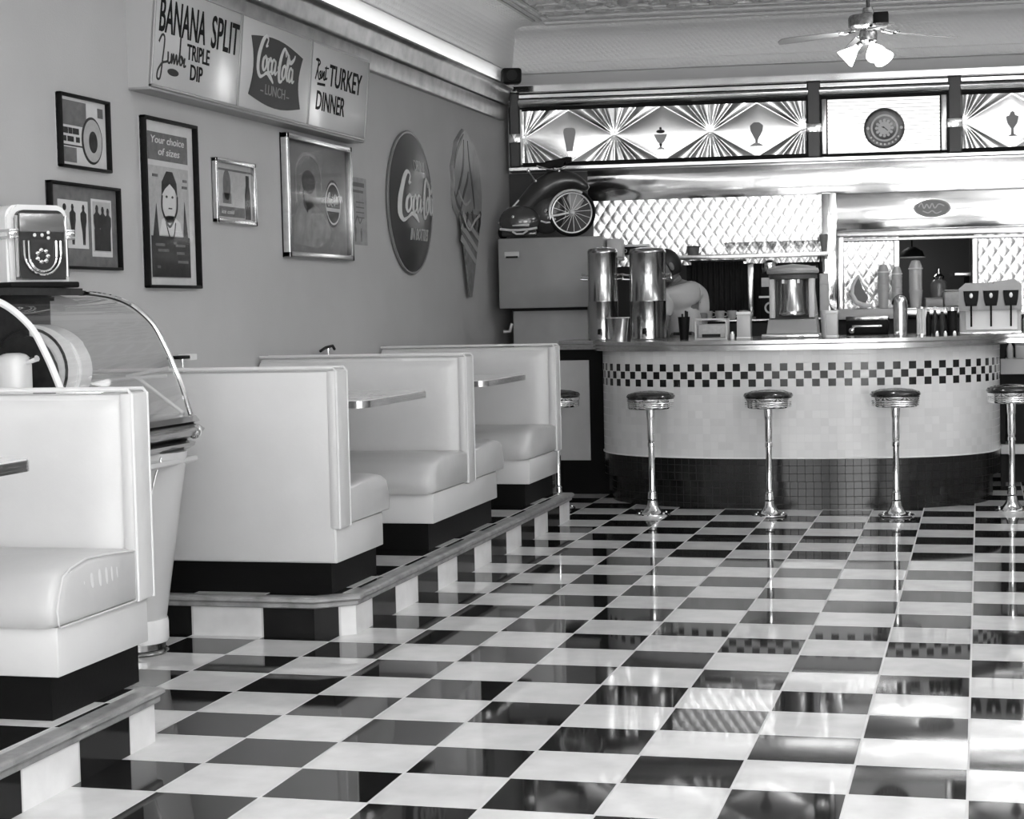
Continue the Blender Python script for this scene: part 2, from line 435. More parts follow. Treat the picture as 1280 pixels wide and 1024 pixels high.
# storefront behind the camera: piers, sill and header around two windows
f = MB()
f.box(XW, -3.05, YF-.2, YF, 0, 3.6); f.box(-.85, .35, YF-.2, YF, 0, 3.6); f.box(3.95, XR, YF-.2, YF, 0, 3.6)
f.box(-3.05, -.85, YF-.2, YF, 0, .5); f.box(-3.05, -.85, YF-.2, YF, 2.95, 3.6)
f.box(.35, 3.95, YF-.2, YF, 0, .5); f.box(.35, 3.95, YF-.2, YF, 2.95, 3.6)
struct(f.build('wall_front', M_WALL, smooth=False))
for i, (a, b_, k) in enumerate(((-3.05, -.85, 2), (.35, 3.95, 3))):
    f = MB()
    w = .05
    f.box(a, b_, YF-.1, YF-.04, .5, .5+w); f.box(a, b_, YF-.1, YF-.04, 2.95-w, 2.95)
    for q in range(k+1):
        x = a+(b_-a)*q/k; x = min(max(x, a+w/2), b_-w/2); f.box(x-w/2, x+w/2, YF-.1, YF-.04, .5, 2.95)
    struct(f.build('window_%d' % (i+1), M_CHROMEB))

f = MB(); f.box(XR+.04, XR+.09, -5.9, -1.9, .5, .55); f.box(XR+.04, XR+.09, -5.9, -1.9, 2.9, 2.95)
for yy in (-5.875, -4.567, -3.233, -1.925): f.box(XR+.04, XR+.09, yy-.025, yy+.025, .5, 2.95)
struct(f.build('window_4', M_CHROMEB))  # frame of the unseen right wall window, added for its light

# ---- left wall metal moulding, white crown, tin cove
def ext_y(prof, y0, y1, ye=None):
    """profile (x,z) swept along y"""
    f = MB(); f.flat(prof, y1, y1-y0); return f
Y1 = 8.66
f = MB()
f.flat([(XW, 2.745), (XW+.035, 2.745), (XW+.045, 2.76), (XW+.052, 2.85), (XW, 2.85)], Y1, Y1-YF)
f.flat([(XW, 2.862), (XW+.06, 2.862), (XW+.072, 2.875), (XW+.085, 2.955), (XW+.098, 2.970), (XW+.114, 2.982), (XW+.114, 2.996), (XW+.111, 2.996), (XW+.108, 2.986), (XW, 2.986)], Y1, Y1-YF)
f.flat([(XW, 2.845), (XW+.03, 2.845), (XW+.03, 2.87), (XW, 2.87)], Y1, Y1-YF)
struct(f.build('trim_1', M_TRIM))
f = MB()
f.flat([(XW, 2.99), (XW+.045, 2.99), (XW+.055, 3.02), (XW+.055, 3.04), (XW+.055, 3.06), (XW+.062, 3.09), (XW+.068, 3.105), (XW+.066, 3.12), (XW, 3.12)], 8.9, 8.9-YF)
struct(f.build('trim_2', M_WHITEP))
f = MB()
cv = [(XW, 3.12)]+[(XW+.06+.09*(1-math.cos(a)), 3.13+.30*math.sin(a)) for a in [PI/2*k/8 for k in range(9)]]+[(XW+.17, 3.44), (XW+.2, HC), (XW, HC)]
f.flat(cv, 8.9, 8.9-YF); struct(f.build('trim_3', M_COVE))
t = thing('cove_tube', 'long thin glowing tube hidden behind the lip of the left wall moulding', 'light', (XW+.103, 0, 2.992))
b = MB(); b.tube([(0, -6.5, 0), (0, 8.4, 0)], .004); b.build('glass_tube', mat('glowing_tube', .9, .3, emit=4), t)
for yy in range(-6, 9, 2): box('clip', M_WHITE, t, -.005, .005, yy-.01, yy+.01, -.005, -.003)
# back cove (swept along the back wall)
f = MB()
cvb = [(0, 3.12), (-.06, 3.12), (-.07, 3.14), (-.07, 3.19), (-.045, 3.2)]
cvb += [(-.045-.2*(1-math.cos(a)), 3.2+.22*math.sin(a)) for a in [PI/2*k/8 for k in range(1, 9)]]+[(-.27, 3.43), (-.285, HC), (0, HC)]
f.sect(cvb, 0, LB); f.rot(rotB()); struct(f.build('trim_4', M_COVE))
# plain border then raised ribs where the ornate field of the ceiling begins
f = MB()
for dx in (.34, .39, .47): f.box(XW+dx, XW+dx+.022, YF, 8.4, HC-.012, HC)
struct(f.build('trim_5', mat('painted_tin_rib', .55, .4)))
f = MB()
for dd in (.38, .43, .62, .67, .86, .95): f.box(.36, LB, -dd-.02, -dd, HC-.014, HC)
f.rot(rotB()); struct(f.build('trim_6', bpy.data.materials['painted_tin_rib']))
# embossed scrolls pressed in the ceiling field near the corner
f = MB()
random.seed(3)
for i in range(9):
    for j in range(10):
        cx, cy = XW+.62+i*.30, 8.1-j*.30
        f.lathe([(.11, HC), (.11, HC-.012), (.095, HC-.018), (.08, HC-.008), (.05, HC-.008), (.035, HC-.022), (0, HC-.026)], cx, cy, 8)
        for q in range(4):
            a = PI/4+q*PI/2; f.ell(cx+.145*math.cos(a), cy+.145*math.sin(a), HC, .03, .03, .012, 8, 4)
struct(f.build('trim_7', bpy.data.materials['painted_tin_rib']))

# ---- housings for the added ceiling lamps, out of frame
for x, y, l in ((1.25, .2, 3.2), (1.25, 5.2, 1.8), (-1.2, -3.6, 3.0)):
    t = thing('added_ceiling_light', 'long white hanging fixture, added out of frame to brighten the room', 'light', (x, y, 2.74), group='added ceiling fixtures')
    box('housing', M_WHITE, t, -.16, .16, -l/2-.03, l/2+.03, -.055, .055, bev=.01)
    for yy in (-l/3, l/3): sub('rod', M_WHITE, t, lambda q, yy=yy: q.tube([(0, yy, .05), (0, yy, .71)], .01))

# ---- raised platforms for the booths
PZ = .165
def platform(name, label, x1, y0, y1, cham):
    t = thing(name, label, 'platform')
    pts = [(XW+.001, y0), (x1-(.137 if cham else 0), y0)]+([(x1, y0+.106)] if cham else [])+[(x1, y1), (XW+.001, y1)]
    b = MB(); b.slab(pts, 0, PZ-.045)
    o = b.build('riser', [M_RISE, M_RISEF], t, False)
    for p in o.data.polygons:
        if abs(p.normal.y) > .5 and abs(p.normal.z) < .5: p.material_index = 1
    b = MB(); b.slab([(p[0]-(.03 if p[0] > XW+.1 else 0), p[1]+(.03 if p[1] < y0+.12 else -.03 if p[1] > y1-.01 else 0)) for p in pts], PZ-.045, PZ); b.build('tile_top', M_FLOOR, t, False)
    # nosing
    path = [(XW+.01, y0)]+[(p[0], p[1]) for p in pts[1:-1]]+[(XW+.01, y1)]
    b = MB()
    prof = [(-.03, PZ-.046), (.010, PZ-.046), (.014, PZ-.042), (.014, PZ-.027), (.020, PZ-.025), (.026, PZ-.018), (.025, PZ-.008), (.016, PZ-.001), (.010, PZ), (-.03, PZ)]
    nn = len(path); rows = []
    for i, p in enumerate(path):
        p = Vector(p); d0 = (p-Vector(path[i-1])).normalized() if i else None; d1 = (Vector(path[i+1])-p).normalized() if i < nn-1 else None
        if d0 is None: d0 = d1
        if d1 is None: d1 = d0
        n0 = Vector((d0.y, -d0.x)); n1 = Vector((d1.y, -d1.x)); m = (n0+n1); m = m/(1+n0.dot(n1))
        rows.append([b.bm.verts.new((p.x+m.x*q[0], p.y+m.y*q[0], q[1])) for q in prof])
    for a, c in zip(rows, rows[1:]):
        for k in range(len(prof)-1): b.bm.faces.new((a[k], c[k], c[k+1], a[k+1]))
    b.bm.faces.new(rows[0]); b.bm.faces.new(rows[-1])
    bmesh.ops.recalc_face_normals(b.bm, faces=b.bm.faces[:])
    b.build('nosing', M_WOODN, t)
    return t
platform('booth_platform', 'low tiled platform with grey nosing under the nearest booth, bottom left corner', -2.39, -4.2, .215, False)
platform('booth_platform', 'long low platform with chequered riser and grey nosing under the three far booths', -2.385, 1.887, 5.80, True)

# ---- booths.  local x from the wall (-1.095) to the aisle end (0), y along the room
BL = 1.085
def seat_profile(y0, y1, z0, z1, r, front):
    """cushion cross-section; front = -1 faces -y, +1 faces +y"""
    pts = []
    L = y1-y0
    base = [(0, 0), (L, 0), (L, z1-z0-.015), (L*.6, z1-z0), (L*.35, z1-z0+.004), (r, z1-z0-.012), (.35*r, z1-z0-.35*r-.005), (.02*r, z1-z0-r*1.1), (-.012, .05), (-.006, .012)]
    for a, c in base:
        pts.append((y0+a if front < 0 else y1-a, z0+c))
    return pts
def cushion(t, y0, y1, front, mname='seat', welt=False):
    b = MB()
    # rounded at the aisle end: several slices shrinking
    sl = [(-BL, 1), (-.06, 1), (-.025, .985), (-.006, .95), (.008, .88), (.012, .8)]
    prof = seat_profile(y0, y1, .43, .605, .075, front)
    cy = (y0+y1)/2; cz = .50
    # add puckers
    rows = []
    for x, s_ in sl:
        rows.append([b.bm.verts.new((x, cy+(p[0]-cy)*(s_ if (p[0]-cy)*(-front) < 0 else 1-.3*(1-s_)), cz+(p[1]-cz)*s_)) for p in prof])
    n = len(prof)
    for a, c in zip(rows, rows[1:]):
        for k in range(n): b.bm.faces.new((a[k], c[k], c[(k+1) % n], a[(k+1) % n]))
    b.bm.faces.new(rows[0]); b.bm.faces.new(rows[-1])
    bmesh.ops.recalc_face_normals(b.bm, faces=b.bm.faces[:])
    o = b.build(mname, M_SEAT, t, True, 60)
    if not welt: return o
    # welt around the end
    s = MB(); pr = [(.010, cy+(p[0]-cy)*.955, cz+(p[1]-cz)*.955) for p in prof]
    s.tube(pr, .003, 6, True); s.build('welt', M_VINYL, o)
    g = MB()   # gathered pleats on the end panel
    yy0, yy1 = (y0+.08, y1-.04) if front < 0 else (y0+.04, y1-.08)
    g.grid(lambda u, v: Vector((.0085+.0032*math.sin(PI*u)*math.sin(PI*v)*(1+math.sin(u*58+1.5*math.sin(u*9)+v*2)), yy0+(yy1-yy0)*u, .495+.085*v)), 90, 6)
    g.build('gathered_vinyl', M_VINYL, o, True, 180)
    return o
def panel(t, y0, y1, ztop, faces):
    """upholstered divider y0..y1 with padded faces"""
    b = MB(); b.box(-BL, -.012, y0+.012, y1-.012, .43, ztop-.012, bev=.012); b.build('backrest', M_VINYL, t)
    for s in faces:
        q = MB()
        ya = y0+.012 if s < 0 else y1-.012
        def fn(u, v, ya=ya, s=s):
            x = -BL+(BL-.034)*u; z = .56+(ztop-.03-.56)*v
            e = min(1, (1-u)*11, v*9+.35, (1-v)*9); e = max(e, 0)
            bulge = .028*(e**.5)
            return Vector((x, ya+s*bulge, z))
        q.grid(fn, 36, 24); q.build('back_cushion', M_VINYL, t, True, 80)
    # end post cover with welts, runs down past the seat
    e = MB(); e.box(-.03, .016, y0, y1, .425, ztop-.008, bev=.014); e.build('end_panel', M_VINYL, t)
    w = MB()
    for y in (y0+.006, y1-.006): w.tube([(.012, y, .43), (.012, y, ztop-.012), (.0, y, ztop), (-BL, y, ztop)], .0065, 6)
    w.build('piping', M_VINYL2, t)
def base_box(t, y0, y1):
    b = MB(); b.box(-BL, -.004, y0, y1, .29, .432, bev=.005); b.build('base_panel', M_VINYL, t)
    b = MB(); b.box(-BL, -.035, y0+.012, y1-.012, PZ, .292); b.build('kick_base', M_KICK, t)
BX = -2.44
t = thing('booth_bench', 'white vinyl booth bench at the left edge, nearest the camera, its seat facing the camera', 'booth', (BX, 0, 0))
base_box(t, -.25, .30); cushion(t, -.27, .21, -1, welt=True); panel(t, .203, .315, 1.07, (-1,))
t = thing('booth_bench', 'white vinyl booth bench beside the jukebox, seen from behind, first on the long platform', 'booth', (BX, 0, 0))
base_box(t, 1.955, 2.52); cushion(t, 2.07, 2.60, 1); panel(t, 1.945, 2.078, 1.07, (1,))
b = MB(); b.box(-BL, -.012, 1.95, 1.96, .295, 1.055, bev=.004); b.build('rear_cover', M_VINYL, t)
t = thing('booth_bench', 'double sided white vinyl booth bench on the long platform, between the two tables', 'booth', (BX, 0, 0))
base_box(t, 3.24, 4.37); cushion(t, 3.21, 3.78, -1); cushion(t, 3.90, 4.50, 1); panel(t, 3.772, 3.905, 1.07, (-1, 1))
t = thing('booth_bench', 'white vinyl booth bench at the far end of the platform beside the counter', 'booth', (BX, 0, 0))
base_box(t, 5.07, 5.76); cushion(t, 5.04, 5.69, -1); panel(t, 5.665, 5.79, 1.07, (-1,))

def table(label, y0, y1, z0=PZ, x1=-2.50):
    t = thing('booth_table', label, 'table', (XW, (y0+y1)/2, z0))
    w = (y1-y0)/2; L = x1-XW; r = .06
    def rr(o):
        pts = [(.004, -w+o), (L-r, -w+o)]
        pts += [(L-r+(r-o)*math.sin(a), -w+r-(r-o)*math.cos(a)) for a in [PI/2*k/6 for k in range(1, 7)]]
        pts += [(L-o, w-r)]+[(L-r+(r-o)*math.cos(a), w-r+(r-o)*math.sin(a)) for a in [PI/2*k/6 for k in range(1, 7)]]+[(.004, w-o)]
        return pts
    zt = .912-z0
    b = MB(); b.slab(rr(.006), zt-.03, zt); b.build('tabletop', M_LAM, t)
    b = MB()
    for a, c in ((zt-.034, zt-.026), (zt-.024, zt-.016), (zt-.014, zt-.006)): b.slab(rr(0), a, c)
    b.slab(rr(.003), zt-.034, zt-.004)
    b.build('ribbed_edge', M_CHROMEB, t, True, 30)
    b = MB(); b.lathe([(.0, .0), (.2, .0), (.2, .012), (.06, .04), (.038, .06)], L*.5, 0); b.build('table_base', M_BLACK, t)
    b = MB(); b.lathe([(.036, .03), (.036, zt-.05), (.09, zt-.045), (.09, zt-.034)], L*.5, 0); b.build('pedestal', M_CHROME, t)
    return t
table('booth table with ribbed metal edge cut off by the left edge of the photo', -1.2, -.31, PZ, -2.45)
table('booth table with rounded ribbed metal edge right behind the booth beside the jukebox', 2.50, 3.40)
table('farther booth table with ribbed metal edge, between the double booth and the last booth', 4.42, 5.30)

def clip(label, y, z, rot):
    t = thing('table_caddy', label, 'caddy', (XW+.07, y, z))
    b = MB(); b.box(-.03, .03, -.10, .02, .0, .015, bev=.003); b.rot(Matrix.Rotation(rot, 4, 'X')); b.build('handle', M_BLACK, t)
    b = MB(); b.box(-.032, .032, .02, .09, -.008, .02, bev=.004); b.rot(Matrix.Rotation(rot, 4, 'X')); b.build('white_end', M_WHITE, t)
    b = MB(); b.lathe([(.055, -z+.913), (.055, -z+.925), (.008, -z+.93), (.006, .005)], 0, 0); b.build('stand', M_CHROME, t)
clip('small dark caddy with a white end behind the first booth on the long platform', 2.76, 1.095, 0)
t = thing('table_caddy', 'small dark caddy handle showing above the double booth, on the farther table', 'caddy', (XW+.07, 4.62, 1.085))
b = MB(); b.tube([(0, -.12, -.005), (0, -.04, .012), (0, .07, .02), (0, .10, .0)], .008); b.build('handle', M_BLACK, t)
b = MB(); b.lathe([(.055, -.172), (.055, -.16), (.008, -.155), (.006, .012)]); b.build('stand', M_CHROME, t)
# ================================================================== things on the left wall (local x = along the wall, -y = out of the wall)
def onwall(name, label, cat, y, z, off=.0, group=None): return thing(name, label, cat, (XW+off, y, z), PI/2, group)
def frame(t, w, h, m, bw=.018, d=.022, back=M_PAPER, sides=True):
    b = MB(); b.box(-w/2, w/2, -.008, -.001, 0, h); b.build('mat_board', back, t)
    b = MB()
    b.box(-w/2, w/2, -d, -.001, 0, bw, bev=.003); b.box(-w/2, w/2, -d, -.001, h-bw, h, bev=.003)
    b.box(-w/2, -w/2+bw, -d, -.001, 0, h, bev=.003); b.box(w/2-bw, w/2, -d, -.001, 0, h, bev=.003)
    b.build('frame', m, t)
    b = MB(); b.grid(lambda u, v: Vector((-w/2+bw+(w-2*bw)*u, -.0160, bw+(h-2*bw)*v)), 1, 1); b.build('glazing', M_GLAZE, t)
def figure(b, x, z, h, y=-.0095, lean=0):
    """standing silhouette"""
    s = h
    pts = [(-.05, 0), (-.07, .3), (-.10, .42), (-.15, .62), (-.15, .78), (-.06, .84), (-.05, .87), (-.065, .93), (-.03, 1), (.03, 1), (.065, .93), (.05, .87), (.06, .84), (.15, .78), (.15, .6), (.10, .42), (.09, .3), (.06, 0), (.01, 0), (.0, .35), (-.01, 0)]
    b.flat([(x+(p[0]+lean*p[1])*s, z+p[1]*s) for p in pts], y, .001)
# Coca-Cola script drawn as pen strokes, unit box about 7 x 2.6
def cocacola(b, x, z, sx, y, slope=0, wgt=1.0, th=.002):
    k = sx/7.0
    def T(pts): return [(x+p[0]*k, z+p[1]*k+slope*p[0]*k) for p in pts]
    def st(pts, w): b.stroke(T(pts), [q*k*wgt for q in w] if isinstance(w, list) else w*k*wgt, y, th)
    st([(1.75, 2.15), (1.45, 2.05), (1.75, 2.55), (1.35, 2.75), (.75, 2.2), (.25, 1.2), (.2, .3), (.6, -.15), (1.2, .0), (1.75, .25), (2.4, .1), (3.0, -.25)], [.10, .12, .12, .25, .38, .42, .38, .25, .14, .22, .34, .10])
    st([(1.45, 1.35), (1.1, 1.1), (1.0, .6), (1.25, .35), (1.6, .7), (1.65, 1.2), (1.4, 1.4), (1.7, 1.25), (2.0, 1.3)], [.15, .24, .3, .14, .2, .24, .12, .08, .08])
    st([(2.5, 1.15), (2.35, 1.4), (2.05, 1.1), (1.95, .6), (2.2, .35), (2.6, .65)], [.2, .14, .24, .3, .14, .08])
    st([(3.25, 1.25), (2.95, 1.4), (2.65, 1.1), (2.6, .55), (2.8, .38), (3.1, .7), (3.3, 1.3), (3.2, .7), (3.3, .4), (3.65, .7)], [.14, .14, .24, .28, .14, .14, .2, .26, .14, .08])
    st([(3.65, .95), (4.0, 1.0)], .2)
    st([(5.15, 2.0), (4.95, 2.5), (4.6, 2.35), (4.2, 1.7), (3.98, .9), (4.05, .2), (4.4, .1), (4.75, .4)], [.12, .16, .24, .36, .4, .34, .16, .1])
    st([(4.95, 2.5), (5.5, 2.2), (6.0, 1.75), (6.6, 2.05), (6.85, 2.4)], [.14, .2, .3, .2, .1])
    st([(4.95, 1.35), (4.65, 1.1), (4.55, .6), (4.8, .35), (5.1, .7), (5.15, 1.2), (4.9, 1.4)], [.15, .24, .3, .14, .2, .22, .12])
    st([(5.25, .6), (5.6, 1.3), (5.75, 1.95), (5.6, 2.2), (5.42, 1.5), (5.4, .7), (5.6, .38), (5.85, .6)], [.1, .12, .14, .1, .24, .28, .16, .08])
    st([(6.4, 1.25), (6.15, 1.4), (5.9, 1.1), (5.85, .55), (6.05, .38), (6.35, .7), (6.5, 1.3), (6.45, .7), (6.55, .4), (6.85, .6)], [.14, .14, .24, .28, .14, .14, .2, .26, .14, .08])

# 1 small poster with a round cap
t = onwall('framed_poster', 'small black framed advertisement with a round emblem, highest of the pictures at the left', 'picture', 2.02, 1.90)
frame(t, .42, .30, M_BLACK, .012, .03)
b = MB(); b.box(-.175, .03, -.0095, -.008, .175, .275); b.box(-.17, -.06, -.0095, -.008, .025, .085); b.box(.13, .175, -.0095, -.008, .225, .265); b.build('printed_panel', M_MGREY, t)
b = MB()
for i, (x, w) in enumerate(((-.17, .045), (-.12, .03), (-.085, .05))): b.box(x, x+w, -.0096, -.008, .14, .165)
for i, (x, w) in enumerate(((-.17, .03), (-.13, .05), (-.06, .03))): b.box(x, x+w, -.0096, -.008, .108, .13)
b.box(-.175, .02, -.0096, -.008, .09, .096); b.build('printed_lines', M_DGREY, t)
b = MB(); b.disc(.075, .125, .088, -.008, .002, rz=.098); b.build('emblem_rim', M_DGREY, t)
b = MB(); b.disc(.078, .125, .078, -.008, .003, rz=.088); b.build('emblem', M_PGREY, t)
b = MB(); b.disc(.08, .12, .036, -.008, .004, rz=.045); b.build('emblem_centre', M_DGREY, t)
# 2 lower left: grey mat, two photographs
t = onwall('framed_photographs', 'black framed grey mat holding two old photographs of standing people, beside the small tabletop jukebox', 'picture', 2.005, 1.49)
frame(t, .59, .35, M_BLACK, .012, .03, M_MGREY)
b = MB(); b.box(-.215, .03, -.010, -.008, .085, .28); b.box(.06, .235, -.010, -.008, .055, .295); b.build('photograph', M_PAPER, t)
b = MB(); b.box(.07, .225, -.0105, -.008, .075, .285); b.build('photograph_tone', M_PGREY, t)
b = MB()
figure(b, -.10, .10, .165, -.0102); figure(b, -.01, .10, .165, -.0102); b.disc(-.165, .25, .014, -.0102, .001)
figure(b, .105, .08, .19, -.0106); figure(b, .155, .08, .185, -.0106); figure(b, .20, .08, .18, -.0106); b.box(.08, .22, -.0112, -.0104, .08, .17)
b.build('figures', M_DGREY, t)
# 3 tall
t = onwall('framed_poster', 'tall narrow black framed poster headed Your choice of sizes', 'picture', 2.81, 1.417)
frame(t, .545, .762, M_BLACK, .014, .035)
b = MB(); b.box(-.205, .20, -.0095, -.008, .575, .70); b.build('heading_panel', M_MGREY, t)
b = MB(); textm(b, 'Your choice', -.175, .652, .032, -.0095, .34, .001, .15, .01); textm(b, 'of sizes', -.105, .60, .032, -.0095, .22, .001, .15, .01); b.build('heading_text', M_PAPER, t)
b = MB(); b.box(-.205, .20, -.0092, -.008, .045, .55); b.build('printed_ground', M_PGREY, t)
b = MB(); b.disc(-.01, .40, .07, -.0095, .001, rz=.105); b.flat([(-.12, .24), (-.09, .31), (-.03, .33), (.03, .33), (.10, .30), (.12, .24)], -.0095, .001); b.build('portrait', M_PAPER, t)
b = MB()
b.flat([(-.085, .42), (-.08, .48), (-.03, .53), (.03, .53), (.07, .48), (.075, .42), (.05, .45), (0, .475), (-.05, .45)], -.0105, .001)
b.stroke([(-.08, .42), (-.085, .36), (-.05, .31), (-.01, .28), (.04, .32), (.07, .36), (.075, .42)], .012, -.0105, .001)
for x in (-.035, .025): b.disc(x, .415, .010, -.0105, .001, 10, .006)
b.box(-.018, .018, -.0115, -.0105, .36, .366); b.stroke([(-.05, .30), (-.02, .24), (.0, .22)], .008, -.0105, .001); b.stroke([(.05, .30), (.03, .24), (.0, .22)], .008, -.0105, .001)
b.box(-.20, .195, -.0115, -.0095, .05, .235); b.flat([(-.18, .235), (-.14, .38), (-.12, .235)], -.0095, .001); b.flat([(.13, .235), (.15, .40), (.18, .235)], -.0095, .001)
b.build('dark_print', M_DGREY, t)
b = MB()
for x, z, w in ((-.16, .19, .09), (-.14, .165, .11), (.04, .19, .1), (.05, .155, .08), (.06, .115, .11), (-.15, .09, .03), (.02, .20, .03), (-.17, .50, .05), (.14, .49, .04), (.13, .46, .05)): b.box(x, x+w, -.0125, -.009, z, z+.012)
b.build('print_highlights', M_MGREY, t)
# 4 small metal frame
t = onwall('framed_poster', 'small silver framed poster of a glass beside a dark bottle, right of the tall poster', 'picture', 3.53, 1.737)
frame(t, .49, .315, M_CHROMEB, .022, .03, M_PGREY)
b = MB(); b.disc(-.08, .19, .045, -.0085, .001, rz=.075); b.box(-.13, -.03, -.0095, -.0085, .10, .15, bev=0); b.box(-.22, .13, -.0095, -.0085, .035, .085); b.box(-.22, .22, -.0095, -.0085, .26, .27); b.build('printed_shape', M_MGREY, t)
b = MB(); b.flat([(.14, .03), (.14, .15), (.155, .2), (.155, .25), (.19, .25), (.19, .2), (.205, .15), (.205, .03)], -.0085, .002); b.build('printed_bottle', M_DGREY, t)
b = MB(); textm(b, 'ice cold', -.15, .05, .02, -.0096, .15, .001, .2); b.build('printed_caption', M_PAPER, t)
# 5 big dark picture
t = onwall('framed_picture', 'large silver framed dark picture of a seated person beside a small round sign', 'picture', 4.665, 1.59)
frame(t, 1.0, .66, M_CHROMEB, .03, .045, M_DGREY)
b = MB(); b.box(-.47, .47, -.009, -.008, .03, .63); b.build('painted_ground', mat('dark_print_ground', .045, .4, noise=.25, nscale=6), t)
b = MB()
b.disc(-.12, .37, .12, -.009, .001, rz=.10); b.flat([(-.36, .08), (-.34, .22), (-.25, .30), (-.16, .32), (-.08, .32), (.04, .28), (.16, .22), (.22, .16), (.16, .1), (.0, .06)], -.009, .001)
b.stroke([(-.30, .30), (-.30, .48), (-.2, .56), (-.05, .57), (.06, .5), (.08, .38)], .02, -.009, .001); b.build('painted_figure', mat('mid_dark_print', .10, .4, noise=.5, nscale=14), t)
b = MB(); b.disc(-.12, .42, .10, -.0102, .001, rz=.065); b.stroke([(-.2, .37), (-.19, .30), (-.14, .26)], .02, -.0102, .001); b.build('painted_shade', M_DGREY, t)
b = MB(); b.disc(.255, .32, .115, -.009, .002, rz=.135); b.build('painted_sign', M_BLACK, t)
b = MB(); b.ring(.255, .32, .12, .01, -.009, .003); b.box(.15, .36, -.0125, -.011, .275, .295); cocacola(b, .165, .31, .18, -.011, 0, 1.2, .001); b.build('painted_sign_lettering', M_PGREY, t)
# 6 unframed sheet
t = onwall('paper_notice', 'small faint unframed paper notice right of the large dark picture', 'notice', 5.345, 1.69)
b = MB(); b.box(-.17, .17, -.003, -.001, 0, .40); b.build('sheet', mat('faded_notice', .30, .6, noise=.15, nscale=18), t)
b = MB()
b.box(-.13, .13, -.004, -.003, .345, .37); b.box(-.12, .11, -.004, -.003, .31, .325)
figure(b, -.09, .02, .09, -.0032); figure(b, -.04, .02, .1, -.0032); figure(b, .06, .02, .08, -.0032)
for z in (.25, .22, .19, .16): b.box(-.02, .12, -.004, -.003, z, z+.007)
b.stroke([(-.05, .12), (.0, .17), (.04, .13), (.08, .16)], .01, -.003, .001)
b.build('printed_marks', mat('notice_ink', .13, .6), t)
# 7 round button sign
t = onwall('round_sign', 'large dark round wall sign reading Drink Coca-Cola in bottles', 'sign', 6.335, 1.99)
R = .455
prof = [(R, .0), (R, .012), (R-.01, .02), (R-.03, .024), (R*.75, .055), (R*.45, .075), (R*.2, .083), (0, .086)]
b = MB(); b.lathe(prof, 0, 0, 48); b.rot(Matrix.Rotation(PI/2, 4, 'X')); b.build('enamel_face', M_RED, t, True, 50)
b = MB(); b.tube([(R*math.cos(2*PI*k/48), -.012, R*math.sin(2*PI*k/48)) for k in range(48)], .011, 6, True); b.build('rim', mat('sign_rim', .16, .3), t)
def dome(bb):
    for v in bb.bm.verts:
        r = math.hypot(v.co.x, v.co.z)/R; r = min(r, 1)
        pts = [(0, .086), (.2, .083), (.45, .075), (.75, .055), (.934, .024), (1, .012)]
        for (a, p), (c, q) in zip(pts, pts[1:]):
            if r <= c: h = p+(q-p)*(r-a)/(c-a); break
        v.co.y -= h
b = MB(); cocacola(b, -.36, -.105, .74, -.002, 0, 1.05, .003); dome(b); b.build('script_lettering', M_PAPER, t)
b = MB(); textm(b, 'DRINK', -.09, .20, .07, -.002, .24, .003); dome(b); b.build('drink_lettering', mat('sign_lettering_grey', .4, .4), t)
b = MB(); textm(b, 'IN BOTTLES', -.17, -.245, .075, -.002, .36, .003); dome(b); b.build('in_bottles_lettering', bpy.data.materials['sign_lettering_grey'], t)
# 8 cut-out cone
t = onwall('cone_sign', 'cut-out soft ice cream cone wall sign next to the round sign', 'sign', 7.62, 1.38)
b = MB()
sw = [(-.30, .62), (-.34, .72), (-.31, .82), (-.35, .92), (-.27, 1.0), (-.24, 1.10), (-.12, 1.16), (-.06, 1.2), (.06, 1.16), (.20, 1.1), (.28, 1.0), (.34, .9), (.38, .75), (.36, .62), (.2, .55), (-.15, .53)]
b.flat(sw, -.0, .03, bev=.008); b.build('swirl', mat('swirl_print', .27, .4, noise=.2, nscale=9), t)
b = MB()
for pts in ([(-.30, .70), (-.18, .82), (-.10, .95), (-.08, 1.12)], [(-.33, .9), (-.26, 1.02), (-.16, 1.1), (-.08, 1.16)], [(.02, 1.12), (.06, .95), (.12, .8), (.16, .64)], [(-.2, .6), (-.12, .72), (-.02, .82), (.02, .9)], [(-.34, .74), (-.28, .66), (-.2, .62)]): b.stroke(pts, [.008, .03, .03, .006][:len(pts)], -.03, .003)
b.build('swirl_line', mat('swirl_ink', .07, .4), t)
b = MB(); b.flat([(-.24, .60), (.30, .60), (.02, .0), (-.04, .0)], -.03, .012, bev=.003); b.build('cone', mat('cone_print', .16, .45, noise=.3, nscale=18), t)
b = MB()
for k in range(3):
    z = .30+k*.085; b.flat([(-.26+.02*k, z+.10), (-.22+.02*k, z+.14), (.13+.045*k, z-.03), (.10+.045*k, z-.06)], -.042, .004)
b.build('wrapper_stripe', mat('stripe_print', .34, .4), t)
b = MB(); b.stroke([(.05, .62), (.12, .5), (.18, .58), (.26, .56), (.2, .48), (.28, .62)], .03, -.042, .004); b.stroke([(-.24, .6), (-.15, .5), (-.05, .6)], .03, -.042, .004); b.build('ruffle', mat('ruffle_ink', .06, .4), t)
b = MB(); b.stroke([(-.2, .58), (-.05, .48), (.1, .55), (.24, .6)], .02, -.047, .003); b.stroke([(-.25, .75), (-.1, .66), (.05, .7)], .02, -.033, .003); b.build('ruffle_highlight', M_PGREY, t)
# 0 partly hidden at left
t = onwall('framed_picture', 'black framed picture mostly hidden behind the small tabletop jukebox', 'picture', 1.45, 1.36)
frame(t, .50, .355, M_BLACK, .016, .03, M_DGREY)

